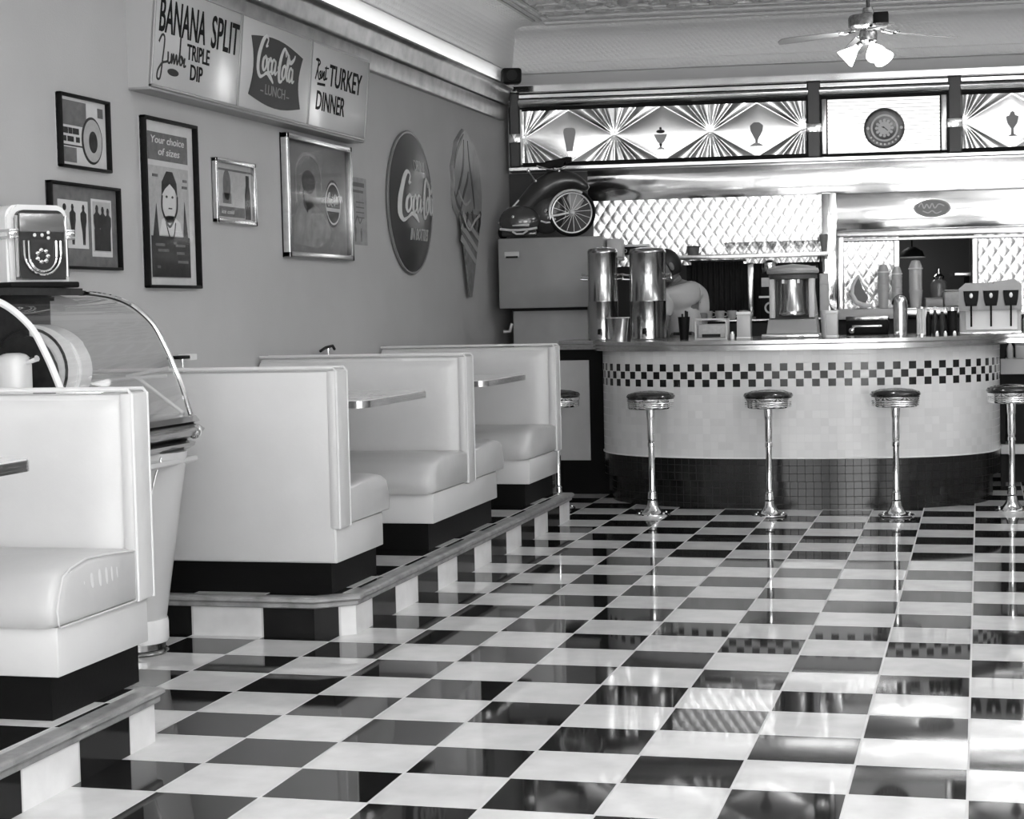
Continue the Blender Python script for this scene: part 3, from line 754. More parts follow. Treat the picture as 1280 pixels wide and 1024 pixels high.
# ---- lighted sign box (leans forward at the top)
t = onwall('menu_sign_box', 'long white three panel lighted menu sign box high on the left wall', 'sign', 2.455, 2.288)
L = 2.76; zt = .46; d0, d1 = .10, .145
def face_y(z): return -(d0+(d1-d0)*z/zt)
b = MB()
for xa, xb2 in ((0, .012), (L-.012, L)): b.sect([(0, 0), (-d0+.004, 0), (-d1+.004, zt), (0, zt)], xa, xb2)
b.sect([(0, 0), (-d0+.004, 0), (-d0+.004, .012), (0, .012)], .012, L-.012); b.sect([(0, zt-.012), (-d1+.004, zt-.012), (-d1+.004, zt), (0, zt)], .012, L-.012); b.box(.012, L-.012, -.006, -.001, .012, zt-.012)
for lx, lz in ((.76, .12), (1.94, .10)):
    l = bpy.data.lights.new('sign_bulb', 'POINT'); l.energy = 1.6; l.shadow_soft_size = .02; lo = bpy.data.objects.new('sign_bulb', l); C.objects.link(lo); lo.location = (XW+.05, 2.455+lx, 2.288+lz)
b.build('cabinet', mat('sign_cabinet', .40, .4), t, False)
mt = Matrix.Translation((0, -d0, 0))@Matrix.Rotation(math.atan2(d1-d0, zt), 4, 'X')
H = math.hypot(zt, d1-d0)
xs = [0, .925, 1.85, L]
for i in range(3):
    b = MB(); b.box(xs[i]+.012, xs[i+1]-.012, -.006, .003, .014, H-.012, bev=.002); b.rot(mt)
    b.build('sign_panel', M_SIGNW, t)
b = MB()
for x in xs: b.box(max(0, x-.011), min(L, x+.011), -.010, .004, 0, H, bev=.002)
b.box(0, L, -.010, .004, 0, .013, bev=.002); b.box(0, L, -.010, .004, H-.012, H, bev=.002)
b.rot(mt); b.build('retainer_frame', mat('retainer_metal', .35, .35, .6), t)
INK = mat('sign_ink', .008, .6, spec=.1)
b = MB(); textm(b, 'BANANA', .05, .25, .145, -.006, .47, .002, .08, .012); textm(b, 'SPLIT', .585, .25, .145, -.006, .315, .002, .08, .012)
textm(b, 'TRIPLE', .34, .162, .068, -.006, .24, .002, .0, .014); textm(b, 'DIP', .385, .075, .068, -.006, .13, .002, 0, .014); b.rot(mt); b.build('banana_split_lettering', INK, t)
b = MB()
b.stroke([(.055, .20), (.085, .235), (.11, .22), (.10, .13), (.085, .05), (.055, .045), (.06, .08), (.10, .115), (.15, .13), (.15, .17), (.155, .125), (.18, .13), (.185, .165), (.19, .125), (.205, .165), (.215, .125), (.235, .165), (.245, .125), (.265, .17), (.27, .25), (.27, .14), (.29, .13), (.30, .155), (.28, .165), (.305, .14), (.32, .16), (.315, .125), (.335, .13)], .010, -.006, .002)
b.disc(.21, .085, .055, -.006, .002, rz=.016)
b.rot(mt); b.build('jumbo_lettering', mat('sign_ink_grey', .05, .6, spec=.1), t)
b = MB()
x0 = xs[1]; pts = []
def bow(a, c, bz, n=8): return [((a[0]+(c[0]-a[0])*k/n+bz[0]*math.sin(PI*k/n)), (a[1]+(c[1]-a[1])*k/n+bz[1]*math.sin(PI*k/n))) for k in range(n)]
A, B_, C_, D_ = (x0+.12, .085), (x0+.80, .078), (x0+.80, .342), (x0+.12, .37)
pts = bow(A, B_, (0, -.035))+bow(B_, C_, (-.045, 0))+bow(C_, D_, (0, .035))+bow(D_, A, (.045, 0))
b.flat(pts, -.006, .003); b.rot(mt); b.build('fishtail_emblem', mat('emblem_enamel', .045, .5, spec=.2), t)
b = MB(); cocacola(b, x0+.20, .20, .50, -.0092, -.06, 1.1, .002); b.rot(mt); b.build('emblem_script', M_PAPER, t)
b = MB(); textm(b, 'LUNCH', x0+.32, .105, .05, -.0092, .26, .002); b.box(x0+.26, x0+.295, -.0112, -.0092, .115, .121); b.box(x0+.60, x0+.635, -.0112, -.0092, .115, .121); b.rot(mt); b.build('lunch_lettering', mat('emblem_grey', .22, .4), t)
b = MB(); x0 = xs[2]
textm(b, 'TURKEY', x0+.28, .25, .115, -.006, .52, .002, .1, .012); textm(b, 'DINNER', x0+.10, .105, .10, -.006, .44, .002, .1, .012)
b.rot(mt); b.build('turkey_dinner_lettering', INK, t)
b = MB()
b.stroke([(x0+.07, .26), (x0+.10, .33), (x0+.10, .36), (x0+.07, .365), (x0+.10, .37), (x0+.13, .355), (x0+.10, .325), (x0+.12, .27), (x0+.145, .275), (x0+.15, .31), (x0+.13, .30), (x0+.16, .275), (x0+.175, .315), (x0+.17, .28), (x0+.2, .315), (x0+.195, .275), (x0+.215, .28), (x0+.225, .345), (x0+.22, .28), (x0+.245, .285)], .010, -.006, .002)
b.stroke([(x0+.20, .335), (x0+.26, .34)], .008, -.006, .002); b.stroke([(x0+.10, .24), (x0+.22, .245)], .014, -.006, .002)
b.rot(mt); b.build('roast_lettering', INK, t)
b = MB(); b.box(0, L, -d0-.004, 0, -.012, .002, bev=.003); b.build('bottom_tray', mat('sign_tray', .3, .4, .3), t)

# ---- jukebox beside the booth, facing the aisle
JY = .71
t = thing('jukebox', 'floor standing jukebox with a curved glass canopy between the two platforms', 'jukebox', (XW+.03, JY, 0))
JW = .93
def JX(x): return x-(XW+.03)
def jp(pts, y0, y1): 
    b = MB(); b.flat([(JX(p[0]), p[1]) for p in pts], y1, y1-y0); return b
BODY = mat('jukebox_grey_body', .5, .35, coat=.3)
xb = -3.51
b = jp([(xb, .035), (-3.17, .035), (-3.06, .77), (xb, .77)], .06, JW-.06); b.build('cabinet', BODY, t)
b = jp([(xb, .0), (-3.14, .0), (-3.14, .035), (xb, .035)], .06, JW-.06); b.build('plinth', M_BLACK, t)
for yy in (.135, JW-.135):       # rounded corner pillars widening upward, white band and chrome foot
    b = MB(); rows = []
    for z in (.13, .3, .5, .68, .775):
        f = (z-.13)/.645; cx = -3.105+.085*f; r = .118+.022*f
        rows.append([b.bm.verts.new((JX(cx)+r*math.cos(2*PI*k/28), yy+r*math.sin(2*PI*k/28), z)) for k in range(28)])
    for p, q in zip(rows, rows[1:]):
        for k in range(28): b.bm.faces.new((p[k], p[(k+1) % 28], q[(k+1) % 28], q[k]))
    b.bm.faces.new(rows[0]); b.bm.faces.new(rows[-1]); bmesh.ops.recalc_face_normals(b.bm, faces=b.bm.faces[:])
    o = b.build('corner_pillar', BODY, t)
    b = MB(); b.lathe([(.10, .045), (.116, .045), (.121, .055), (.121, .12), (.118, .135), (.10, .135)], JX(-3.10), yy, 28); b.build('white_band', M_WHITE, o)
    b = MB(); b.lathe([(.0, .0), (.115, .0), (.12, .008), (.116, .016), (.108, .02), (.108, .045), (0, .045)], JX(-3.10), yy, 28); b.build('foot', mat('foot_metal', .2, .2, 1), o)
    b = MB(); b.tube([(JX(-3.105+.085*((z-.13)/.645))+(.119+.022*((z-.13)/.645))*math.cos(math.radians(a_)), yy+(.119+.022*((z-.13)/.645))*math.sin(math.radians(a_)), z) for z, a_ in ((.14, -78), (.3, -72), (.45, -66), (.6, -58), (.70, -52), (.765, -46))], .004, 6); b.build('edge_strip', M_CHROME, o)
b = jp([(-3.0, .78), (-2.93, .775), (-2.90, .79), (-2.895, .803), (-2.93, .812), (-2.90, .822), (-2.87, .835), (-2.855, .855), (-2.88, .872), (-2.90, .875), (-2.875, .885), (-2.89, .905), (-2.95, .915), (-3.03, .915), (-3.05, .80)], -.005, JW+.005); b.build('front_moulding', mat('moulding_metal', .5, .16, 1), t)
b = jp([(xb, .77), (-2.97, .77), (-2.95, .79), (-2.95, .90), (xb, .92)], .0, JW); b.build('deck', BODY, t)
b = jp([(-3.0, .725), (-2.895, .725), (-2.885, .735), (-2.89, .75), (-3.0, .752)], .0, JW); b.build('lower_bar', mat('bar_metal', .7, .2, 1), t)
for yy in (.03, JW-.03):
    b = MB(); b.ell(JX(-2.88), yy, .845, .028, .03, .03, 12, 8); b.build('corner_ornament', M_CHROME, t)
arc = [(-3.48, 1.385), (-3.36, 1.388), (-3.24, 1.372), (-3.17, 1.35), (-3.12, 1.322), (-3.075, 1.285), (-3.04, 1.245), (-3.005, 1.18), (-2.975, 1.115), (-2.935, 1.01), (-2.905, .91)]
def sm(p, n=5):
    out = []
    for i in range(len(p)-1):
        p0, p1, p2, p3 = [Vector(p[max(0, min(len(p)-1, i+k))]) for k in (-1, 0, 1, 2)]
        for k in range(n):
            u = k/n; q = .5*((2*p1)+(p2-p0)*u+(2*p0-5*p1+4*p2-p3)*u*u+(3*p1-p0-3*p2+p3)*u**3); out.append(tuple(q))
    out.append(tuple(p[-1])); return out
arc = sm(arc)
b = MB(); n = len(arc)
b.grid(lambda u, v: Vector((JX(arc[min(n-1, int(round(u*(n-1))))][0]), .02+(JW-.04)*v, arc[min(n-1, int(round(u*(n-1))))][1]-.004)), n-1, 2)
b.build('glass_canopy', M_GLASS, t)
b = MB(); b.tube([(JX(p[0]), .012, p[1]) for p in arc], .0125, 8); b.build('canopy_frame', M_WHITE, t)
b = MB(); b.tube([(JX(p[0]), JW-.012, p[1]) for p in arc], .010, 8); b.build('canopy_frame', M_CHROME, t)
b = MB(); b.tube([(JX(-2.99), JW-.012, 1.09), (JX(-3.17), JW-.012, 1.06), (JX(-3.12), JW-.012, 1.05), (JX(-2.935), JW-.012, .915)], .007, 8)
b.tube([(JX(-3.5), JW-.012, 1.03), (JX(-3.0), JW-.012, 1.06)], .007, 8); b.build('canopy_brace', mat('satin_brace', .8, .4, .3), t)
b = jp([(-3.5, .92), (-3.5, 1.385), (-3.485, 1.385), (-3.485, .92)], .02, JW-.02); b.build('back_board', M_DGREY, t)
b = jp([(-3.5, 1.38), (-3.5, 1.400), (-3.19, 1.400), (-3.19, 1.374)], .12, JW-.30); b.build('top_cap', M_DGREY, t)
b = jp([(-3.44, .95), (-3.44, 1.08), (-3.05, .95)], JW-.30, JW-.06); b.build('title_rack', mat('title_rack', .12, .3), t)
# record carousel: a thick half disc of records and a white cam housing
b = MB(); hd = [(JX(-3.36), .93)]+[(JX(-3.36)+.21*math.sin(a), 1.10+.17*math.cos(a)) for a in [PI*k/20 for k in range(0, 17)]]+[(JX(-3.22), .93)]
b.flat(hd, .62, .10, bev=.01); b.build('record_carousel', mat('record_carousel', .8, .35), t)
b = MB(); b.ring(JX(-3.36), 1.10, .16, .01, .520, .004); b.box(JX(-3.36)-.01, JX(-3.36)+.02, .515, .522, .95, 1.22); b.build('carousel_groove', M_DGREY, t)
b = MB(); b.flat([(JX(-3.46), .93)]+[(JX(-3.36)+.13*math.sin(a), 1.08+.15*math.cos(a)) for a in [PI*(k/16)-.9 for k in range(0, 18)]], .505, .03, bev=.005); b.build('selector_mechanism', M_DGREY, t)
b = MB(); b.box(JX(-3.36), JX(-3.25), .26, .38, .93, 1.17, bev=.04, seg=4); b.build('gripper_housing', M_WHITE, t)
b = MB(); b.tube([(JX(-3.3), .34, .93), (JX(-3.3), .34, 1.12), (JX(-3.2), .3, 1.15)], .012); b.tube([(JX(-3.15), .25, .93), (JX(-3.1), .3, 1.02)], .01); b.build('tone_arm', M_CHROME, t)

# ---- small tabletop jukebox on the canopy
a0 = math.radians(60)     # front normal between aisle and camera
t = thing('tabletop_jukebox', 'miniature chrome and white jukebox radio standing on top of the large jukebox', 'radio', (-3.30, 1.17, 1.4015), a0)
w, d, h = .125, .075, .30
def arch(w, h, r, z0=0): return [(-w, z0), (w, z0), (w, h-r)]+[(w-r+r*math.cos(q), h-r+r*math.sin(q)) for q in [PI/2*k/6 for k in range(1, 7)]]+[(-w+r-r*math.sin(q), h-r+r*math.cos(q)) for q in [PI/2*k/6 for k in range(0, 6)]]+[(-w, h-r)]
b = MB(); b.box(-w-.015, w+.015, -d-.02, d+.01, 0, .022, bev=.006); b.build('base', M_BLACK, t)
b = MB(); b.flat(arch(w, h, .045, .02), d, d*2-.02, bev=.01); b.build('cabinet', M_WHITE, t)
b = MB(); b.flat(arch(w-.028, h-.02, .03, .03), -d+.022, .024, bev=.004); b.build('front_panel', mat('radio_front', .03, .2), t)
b = MB(); b.box(-w+.035, w-.035, -d-.008, -d+.01, h-.10, h-.03, bev=.006); b.build('dial_window', mat('radio_window', .25, .2, .6), t)
b = MB()
for s in (-1, 1):
    b.tube([(s*(w-.026), -d-.003, .04), (s*(w-.026), -d-.003, h-.04)], .007)
for R0, h0 in ((.074, .125), (.056, .118)): b.tube([(-R0, -d-.006, .17)]+[(-R0*math.cos(q), -d-.006, h0-R0*1.05*math.sin(q)) for q in [PI*k/14 for k in range(15)]]+[(R0, -d-.006, .17)], .005)
for q in range(7):
    a = 2*PI*q/7; b.ell(.022*math.cos(a), -d-.005, .115+.022*math.sin(a), .009, .006, .009, 8, 6)
b.build('grille', M_CHROME, t)
for s in (-1, 1):
    b = MB()
    for z in (.175, .20): b.box(s*w-(.03 if s > 0 else .008), s*w+(.008 if s > 0 else .03), -d-.012, d, z, z+.012, bev=.004)
    b.ell(s*(w-.01), -d-.004, .195, .018, .012, .018, 10, 8); b.build('band', M_CHROME, t)
b = MB()
for x, z in ((-.03, .19), (0, .19), (.025, .18), (.025, .2)): b.ell(x, -d-.006, z, .007, .005, .007, 8, 6)
b.build('knob', M_WHITE, t)
# ================================================================== the curved counter
CX, CY, CA, CB, CN = -1.14, 7.28, 1.30, .90, 2.55
def bulge(off, n=72):
    """outline of the bulge from left to right, straight returns at y=CY"""
    pts = []
    a, b_ = CA+off, CB+off
    for k in range(n+1):
        th = PI-PI*k/n
        c, s = math.cos(th), math.sin(th)
        x = CX+a*math.copysign(abs(c)**(2/CN), c); y = CY-b_*abs(s)**(2/CN)
        pts.append((x, y))
    return pts
def resample(pts, n):
    L = [0]
    for p, q in zip(pts, pts[1:]): L.append(L[-1]+math.dist(p, q))
    out = []; j = 0
    for k in range(n+1):
        s = L[-1]*k/n
        while j < len(L)-2 and L[j+1] < s: j += 1
        u = (s-L[j])/max(1e-9, L[j+1]-L[j]); out.append((pts[j][0]+(pts[j+1][0]-pts[j][0])*u, pts[j][1]+(pts[j+1][1]-pts[j][1])*u))
    return out, L[-1]
t = thing('diner_counter', 'curved diner counter faced in small light tiles with a chequered band and dark tiles below', 'counter')
def wallstrip(off, z0, z1, name, m, n=96):
    P, L = resample([(CX-CA-off, CY+.25)]+bulge(off)+[(CX+CA+off, CY+.25)], n)
    bm = bmesh.new(); uv = bm.loops.layers.uv.new('UVMap')
    lo = [bm.verts.new((p[0], p[1], z0)) for p in P]; hi = [bm.verts.new((p[0], p[1], z1)) for p in P]
    for i in range(n):
        f = bm.faces.new((lo[i], lo[i+1], hi[i+1], hi[i])); f.smooth = True
        for l, (s, z) in zip(f.loops, ((i, z0), (i+1, z0), (i+1, z1), (i, z1))): l[uv].uv = (s/n*L-L/2+.0246, z)
    me = bpy.data.meshes.new(name); bm.to_mesh(me); bm.free(); me.materials.append(m)
    o = bpy.data.objects.new(name, me); C.objects.link(o); o.parent = t
    return o
o = wallstrip(0, .175, 1.006, 'tiled_front', M_COUNTER)
wallstrip(-.05, 0, .18, 'toe_kick', M_COUNTER)
# ledge where the dark tile steps back to the toe
b = MB()
A_ = resample(bulge(0), 60)[0]; B2 = resample(bulge(-.052), 60)[0]
va = [b.bm.verts.new((p[0], p[1], .175)) for p in A_]; vb = [b.bm.verts.new((p[0], p[1], .175)) for p in B2]
for i in range(60): b.bm.faces.new((va[i], vb[i], vb[i+1], va[i+1]))
b.build('toe_ledge', M_KICK, t)
b = MB(); b.tube([(p[0], p[1], .324) for p in bulge(.002)], .005, 6); b.build('white_trim_line', M_WHITE, t)
TOPB = 7.78
def topout(off): return [(-2.77, CY-.05-off)]+[p for p in bulge(.055+off) if p[1] < CY-.05-off]+[(1.9, CY-.05-off), (1.9, TOPB), (-2.77, TOPB)]
b = MB(); b.slab(topout(-.006), 1.03, 1.062); b.build('countertop', mat('grey_counter_laminate', .25, .12), t, False)
b = MB()
for z0, z1, of in ((1.000, 1.010, .004), (1.010, 1.019, -.012), (1.019, 1.031, .006), (1.031, 1.040, -.012), (1.040, 1.060, .007)): b.slab(topout(of), z0, z1)
b.build('ribbed_chrome_edge', M_CHROMEB, t, True, 30)
# straight return at the left: dark frame round a light panel
b = MB(); b.box(-2.78, CX-CA+.02, CY-.02, CY+.02, 0, 1.0); b.build('return_frame', M_KICK, t)
b = MB(); b.box(-2.79, -2.565, CY-.03, CY-.02, .235, .925); b.build('return_panel', M_LGREY, t)
b = MB(); b.box(CX-CA+.05, CX+CA-.05, CY-.25, TOPB-.05, .05, .99); b.build('carcass', M_DARK, t)
# open shelving right of the bulge
t = thing('under_counter_shelves', 'open white edged shelves under the countertop at the right edge, behind the last stool', 'shelf', (.17, 7.85, 0))
b = MB(); b.box(0, 1.7, 0, .35, .77, .875, bev=.005); b.build('upper_shelf', M_WHITE, t)
b = MB(); b.box(0, 1.7, 0, .35, .225, .29, bev=.005); b.build('lower_shelf', M_WHITE, t)
b = MB(); b.box(0, 1.7, .33, .37, 0, .99); b.box(1.66, 1.7, 0, .37, 0, .99); b.box(0, .03, .05, .37, 0, .99); b.build('back_panel', M_DARK, t)
def bottle(name, label, x, y, z, r, h, m, cap=M_BLACK, grp=None, cat='bottle', neck=.45):
    t = thing(name, label, cat, (x, y, z), 0, grp)
    b = MB(); b.lathe([(0, 0), (r*.95, .0), (r, .008), (r, h*.55), (r*.85, h*.68), (r*neck, h*.82), (r*neck, h*.9)], seg=14); b.build('body', m, t)
    b = MB(); b.lathe([(r*neck*1.15, h*.88), (r*neck*1.15, h*.99), (0, h)], seg=12); b.build('cap', cap, t)
    return t
bottle('sauce_bottle', 'small pale bottle on the white shelf under the counter, right edge', .235, 7.93, .875, .022, .12, M_PAPER)
bottle('sauce_bottle', 'dark bottle on the white shelf under the counter, right edge', .185, 7.95, .875, .02, .11, M_BLACK)
t = thing('napkin_box', 'grey box on the white shelf under the counter, right edge', 'box', (.31, 7.95, .875)); box('box_body', M_LGREY, t, -.04, .05, -.05, .05, 0, .09, bev=.004); box('lid', M_GREY, t, -.042, .052, -.052, .052, .09, .10, bev=.003)
t = thing('storage_tub', 'dark tub with a pale tag on the low shelf under the counter', 'tub', (.36, 7.98, .29))
box('tub_body', M_DARK, t, -.12, .14, -.08, .1, 0, .28, bev=.02); box('tag', M_PAPER, t, -.03, .0, -.084, -.08, .20, .23)

# ---- stools
def make_stool(x, y, label):
    t = thing('counter_stool', label, 'stool', (x, y, 0), 0, 'chrome stools round the counter')
    b = MB(); b.lathe([(0, 0), (.105, 0), (.108, .004), (.106, .010), (.075, .016), (.060, .024), (.046, .040), (.034, .062), (.029, .09), (.0, .10)], seg=32); b.build('base_flange', M_CHROME, t)
    b = MB()
    for k in range(6): a = PI/6+k*PI/3; b.ell(.088*math.cos(a), .088*math.sin(a), .014, .009, .009, .007, 8, 6)
    b.build('bolt', M_CHROME, t)
    b = MB(); b.lathe([(.029, .10), (.026, .14), (.020, .145), (.021, .155), (.019, .165), (.020, .42), (.024, .425), (.024, .445), (.020, .45), (.0235, .47), (.0235, .58), (.027, .60), (.029, .655), (.0, .656)], seg=24); b.build('pole', M_CHROME, t)
    b = MB(); b.lathe([(0, .655), (.13, .655), (.140, .660), (.144, .668), (.140, .673), (.145, .679), (.140, .685), (.145, .691), (.140, .697), (.146, .704), (.147, .718), (.138, .724), (0, .722)], seg=40); b.build('ribbed_seat_ring', M_CHROME, t)
    b = MB(); b.lathe([(.139, .720), (.149, .726), (.150, .735), (.140, .748), (.10, .760), (.05, .766), (0, .768)], seg=40); b.build('seat', M_DARKV, t)
    return t
st = make_stool(-2.585, 6.36, 'chrome counter stool with black seat, leftmost, partly behind the last booth')
dup(st, (-1.924, 6.085, 0), 'chrome counter stool with black seat, second from the left, below the urns')
dup(st, (-1.204, 6.085, 0), 'chrome counter stool with black seat in the middle, below the mixer machine')
dup(st, (-.454, 6.14, 0), 'chrome counter stool with black seat, second from the right, below the tall clear cups')
dup(st, (.219, 6.47, 0), 'chrome counter stool with black seat, rightmost, at the right edge of the photo')

# ================================================================== back wall cladding (local x along the wall, -y into the room)
def bt(name, label, cat, u, d, z, grp=None): return thing(name, label, cat, BW(u, d, z), TH, grp)
def sheet(name, u0, u1, z0, z1, m, d=.012):
    f = MB(); f.box(u0, u1, -d, -.001, z0, z1, bev=.002); f.rot(rotB()); o = f.build(name, m); return struct(o)
# dark painted wall beside the corner
sheet('trim_8', .0, .80, 0, 2.35, mat('dark_wall_paint', .075, .35), .01)
sheet('trim_9', 1.38, 3.004, 0, 1.62, M_DARK, .008)
sheet('trim_9b', 3.545, LB, 0, 1.2, M_DARK, .008).name = 'trim_10'
sheet('trim_11', .62, LB, 2.115, 2.39, M_SHEET, .014)
sheet('trim_12', 2.52, LB, 1.83, 2.112, M_SHEET, .016)
# quilted stainless panels
def quilt(name, u0, u1, z0, z1, d=.012, s=.088):
    du = u1-u0; dz = z1-z0
    def fn(a, c):
        u = u0+du*a; z = z0+dz*c
        p = (u/s+z/(s*1.5)); q = (u/s-z/(s*1.5))
        h = .0065*(abs(math.sin(PI*p/1.0))*abs(math.sin(PI*q/1.0)))**.5
        return Vector((u, -d-h, z))
    f = MB(); f.grid(fn, int(du/.0085), int(dz/.009)); f.rot(rotB()); return struct(f.build(name, M_QUILT, smooth=True, ang=180))
quilt('trim_13', .66, 2.50, 1.60, 2.115)
quilt('trim_14', 2.57, 3.0, 1.2, 1.80)
quilt('trim_15', 3.56, LB-.2, 1.2, 1.80)
sheet('trim_16', 2.42, 2.53, .95, 2.12, M_SHEET, .03)
# chrome frame round the pass-through
f = MB()
f.box(2.535, LB, -.055, -.01, 1.775, 1.825, bev=.006); f.box(2.535, LB, -.045, -.01, 1.745, 1.77, bev=.004)
f.box(2.535, 2.585, -.055, -.01, .95, 1.80, bev=.006)
f.box(2.96, 3.004, -.04, .15, 1.0, 1.75, bev=.004); f.box(3.545, 3.59, -.04, .15, 1.0, 1.75, bev=.004)
f.rot(rotB()); struct(f.build('window_3', M_CHROMEB))
# oval badge
t = bt('oval_badge', 'dark oval badge with pale script fixed to the bright metal above the pass-through', 'sign', 3.25, .02, 1.985)
b = MB(); b.disc(0, 0, .137, 0, .012, rz=.068); b.build('plate', mat('badge', .16, .35), t)
b = MB(); b.stroke([(-.10, .01), (-.08, .04), (-.06, .0), (-.04, .03), (-.02, .0), (.0, .035), (.02, .0), (.05, .03), (.09, .015)], .009, -.012, .002); b.stroke([(-.07, -.02), (-.03, -.035), (.0, -.02), (.03, -.04), (.07, -.025)], .008, -.012, .002); b.tube([(.13*math.cos(2*PI*k/24), -.012, .062*math.sin(2*PI*k/24)) for k in range(24)], .003, 5, True); b.build('script', M_LGREY, t)

# ---- metal bulkhead over the back counter
SD = .15
t = bt('metal_bulkhead', 'polished metal bulkhead with sunburst panels and ribbed cornice running across the back wall', 'bulkhead', 0, 0, 0)
U0 = .03
b = MB(); b.box(U0+.06, LB-.05, -SD+.01, -.002, 2.36, 3.0); b.build('carcass', M_KICK, t)
def csec(pr): return [(-q[0], q[1]) for q in pr]
b = MB()
b.sect(csec([(SD-.01, 2.955), (SD+.01, 2.955), (SD+.02, 2.965), (SD+.02, 3.01), (SD+.01, 3.018), (SD-.01, 3.018)]), U0, LB-.05)
b.sect(csec([(SD-.01, 2.915), (SD+.012, 2.915), (SD+.018, 2.92), (SD+.018, 2.943), (SD-.01, 2.945)]), U0, LB-.05)
b.sect(csec([(SD-.01, 2.845), (SD+.01, 2.845), (SD+.025, 2.86), (SD+.03, 2.89), (SD+.02, 2.905), (SD-.01, 2.905)]), U0, LB-.05)
b.build('cornice', M_SHEET, t)
b = MB()
b.sect(csec([(.0, 2.352), (SD+.035, 2.352), (SD+.045, 2.36), (SD+.045, 2.382), (SD+.03, 2.392), (SD-.01, 2.392)]), U0, LB-.05)
b.build('bottom_ledge', M_CHROMEB, t)
b = MB(); b.sect(csec([(SD-.0, 2.392), (SD+.014, 2.392), (SD+.016, 2.404), (SD, 2.406)]), U0+.09, LB-.05); b.sect(csec([(SD-.0, 2.83), (SD+.012, 2.83), (SD+.012, 2.842), (SD, 2.842)]), U0+.09, LB-.05); b.build('shadow_groove', M_KICK, t)
def pil(u, w, nm='pilaster'):
    b = MB()
    prof = [(-w/2, 0), (-w/2, -.014), (-w/2+.012, -.03), (w/2-.012, -.03), (w/2, -.014), (w/2, 0)]
    b2 = bmesh.new()
    n = len(prof); f = [b2.verts.new((u+p[0], -SD+p[1], 2.395)) for p in prof]; g = [b2.verts.new((u+p[0], -SD+p[1], 2.95)) for p in prof]
    for i in range(n-1): b2.faces.new((f[i], f[i+1], g[i+1], g[i]))
    b2.faces.new(f); b2.faces.new(g[::-1]); bmesh.ops.recalc_face_normals(b2, faces=b2.faces[:]); b._add(b2)
    o = b.build(nm, mat('pilaster_metal', .05, .35, spec=.3), t)
    b = MB(); b.box(u-w/2-.002, u+w/2+.002, -SD-.036, -SD, 2.575, 2.645, bev=.006); b.build('band', M_CHROME, o)
    return o
pil(.075, .085); pil(2.366, .105); pil(3.41, .105)
cz = 2.612; hh = .205
def sunburst(u0, u1, stars, du):
    """stars: u of ray centres; smooth diamonds half way between"""
    def fn(a, c):
        u = u0+(u1-u0)*a; z = cz-hh+.012+(2*hh-.012)*c
        k = min(stars, key=lambda s: abs(s-u)); dx = u-k; dz = z-cz
        # diamond test
        q = abs(dx)/(du/2); inside = abs(dz)/hh < q
        h = 0
        if inside:
            h = .011*math.sin(q*PI/2)*(1-(dz/(hh*q))**2)
        else:
            r = math.hypot(dx, dz); an = math.atan2(dx, abs(dz))
            h = .012*min(1, r/.10)*abs(math.sin(an*9.0))
        return Vector((u, -SD-.004-h, z))
    b = MB(); b.grid(fn, int((u1-u0)/.0065), 66); return b.build('sunburst_panel', M_PANEL, t, True, 180)
sunburst(.125, 2.308, [.146, .849, 1.585, 2.293], .717)
sunburst(3.468, min(LB, 5.6), [3.47, 4.18, 4.9, 5.6], .717)
b = MB()   # ribbed middle panel
pr = [(0, 2.405)]
k = 0
z = 2.41
while z < 2.822:
    pr += [(-SD-.002, z), (-SD-.013, z+.0025), (-SD-.013, z+.0225), (-SD-.002, z+.0245)]; z += .0275
pr += [(0, 2.826)]
b.sect(pr, 2.47, 3.30); b.build('ribbed_panel', mat('ribbed_metal', .62, .3, 1), t)
for ua, ub in ((2.425, 2.462), (3.31, 3.352)): box('panel_end_strip', M_CHROMEB, t, ua, ub, -SD-.012, -SD, 2.41, 2.825, bev=.004)
b = MB(); b.box(.118, .132, -SD-.02, -SD, 2.405, 2.83, bev=.003); b.build('end_strip', M_WHITE, t)
# ice cream glasses applied in the diamonds
IC = mat('applied_glass_grey', .13, .3); ICP = mat('applied_glass_pale', .33, .3)
y_ = -SD-.022
b = MB(); b.flat([(.478, cz-.115), (.455, cz+.03), (.46, cz+.055), (.475, cz+.065), (.53, cz+.065), (.545, cz+.055), (.55, cz+.03), (.525, cz-.115)], y_, .006); b.build('applied_tumbler', ICP, t)
b = MB()
u = 1.205
b.flat([(u-.05, cz-.01), (u+.05, cz-.01), (u+.03, cz-.06), (u+.008, cz-.085), (u+.01, cz-.11), (u+.04, cz-.125), (u-.04, cz-.125), (u-.01, cz-.11), (u-.008, cz-.085), (u-.03, cz-.06)], y_, .006); b.build('applied_sundae_dish', ICP, t)
b = MB(); b.disc(u, cz+.012, .032, y_, .007, 16, .013); b.disc(u, cz+.036, .009, y_, .007, 12); b.disc(u, cz-.09, .011, y_, .008, 12); b.build('applied_sundae_topping', M_DGREY, t)
b = MB(); u = 1.935
b.flat([(u-.045, cz-.01), (u-.05, cz+.03), (u-.02, cz+.055), (u+.02, cz+.055), (u+.05, cz+.03), (u+.045, cz-.01), (u+.012, cz-.075), (u+.01, cz-.10), (u-.01, cz-.10), (u-.012, cz-.075)], y_, .006); b.build('applied_goblet', IC, t)
b = MB(); b.flat([(u-.06, cz-.125), (u-.02, cz-.10), (u+.02, cz-.10), (u+.06, cz-.125)], y_, .006); b.build('applied_goblet_foot', ICP, t)
b = MB(); u = 3.828
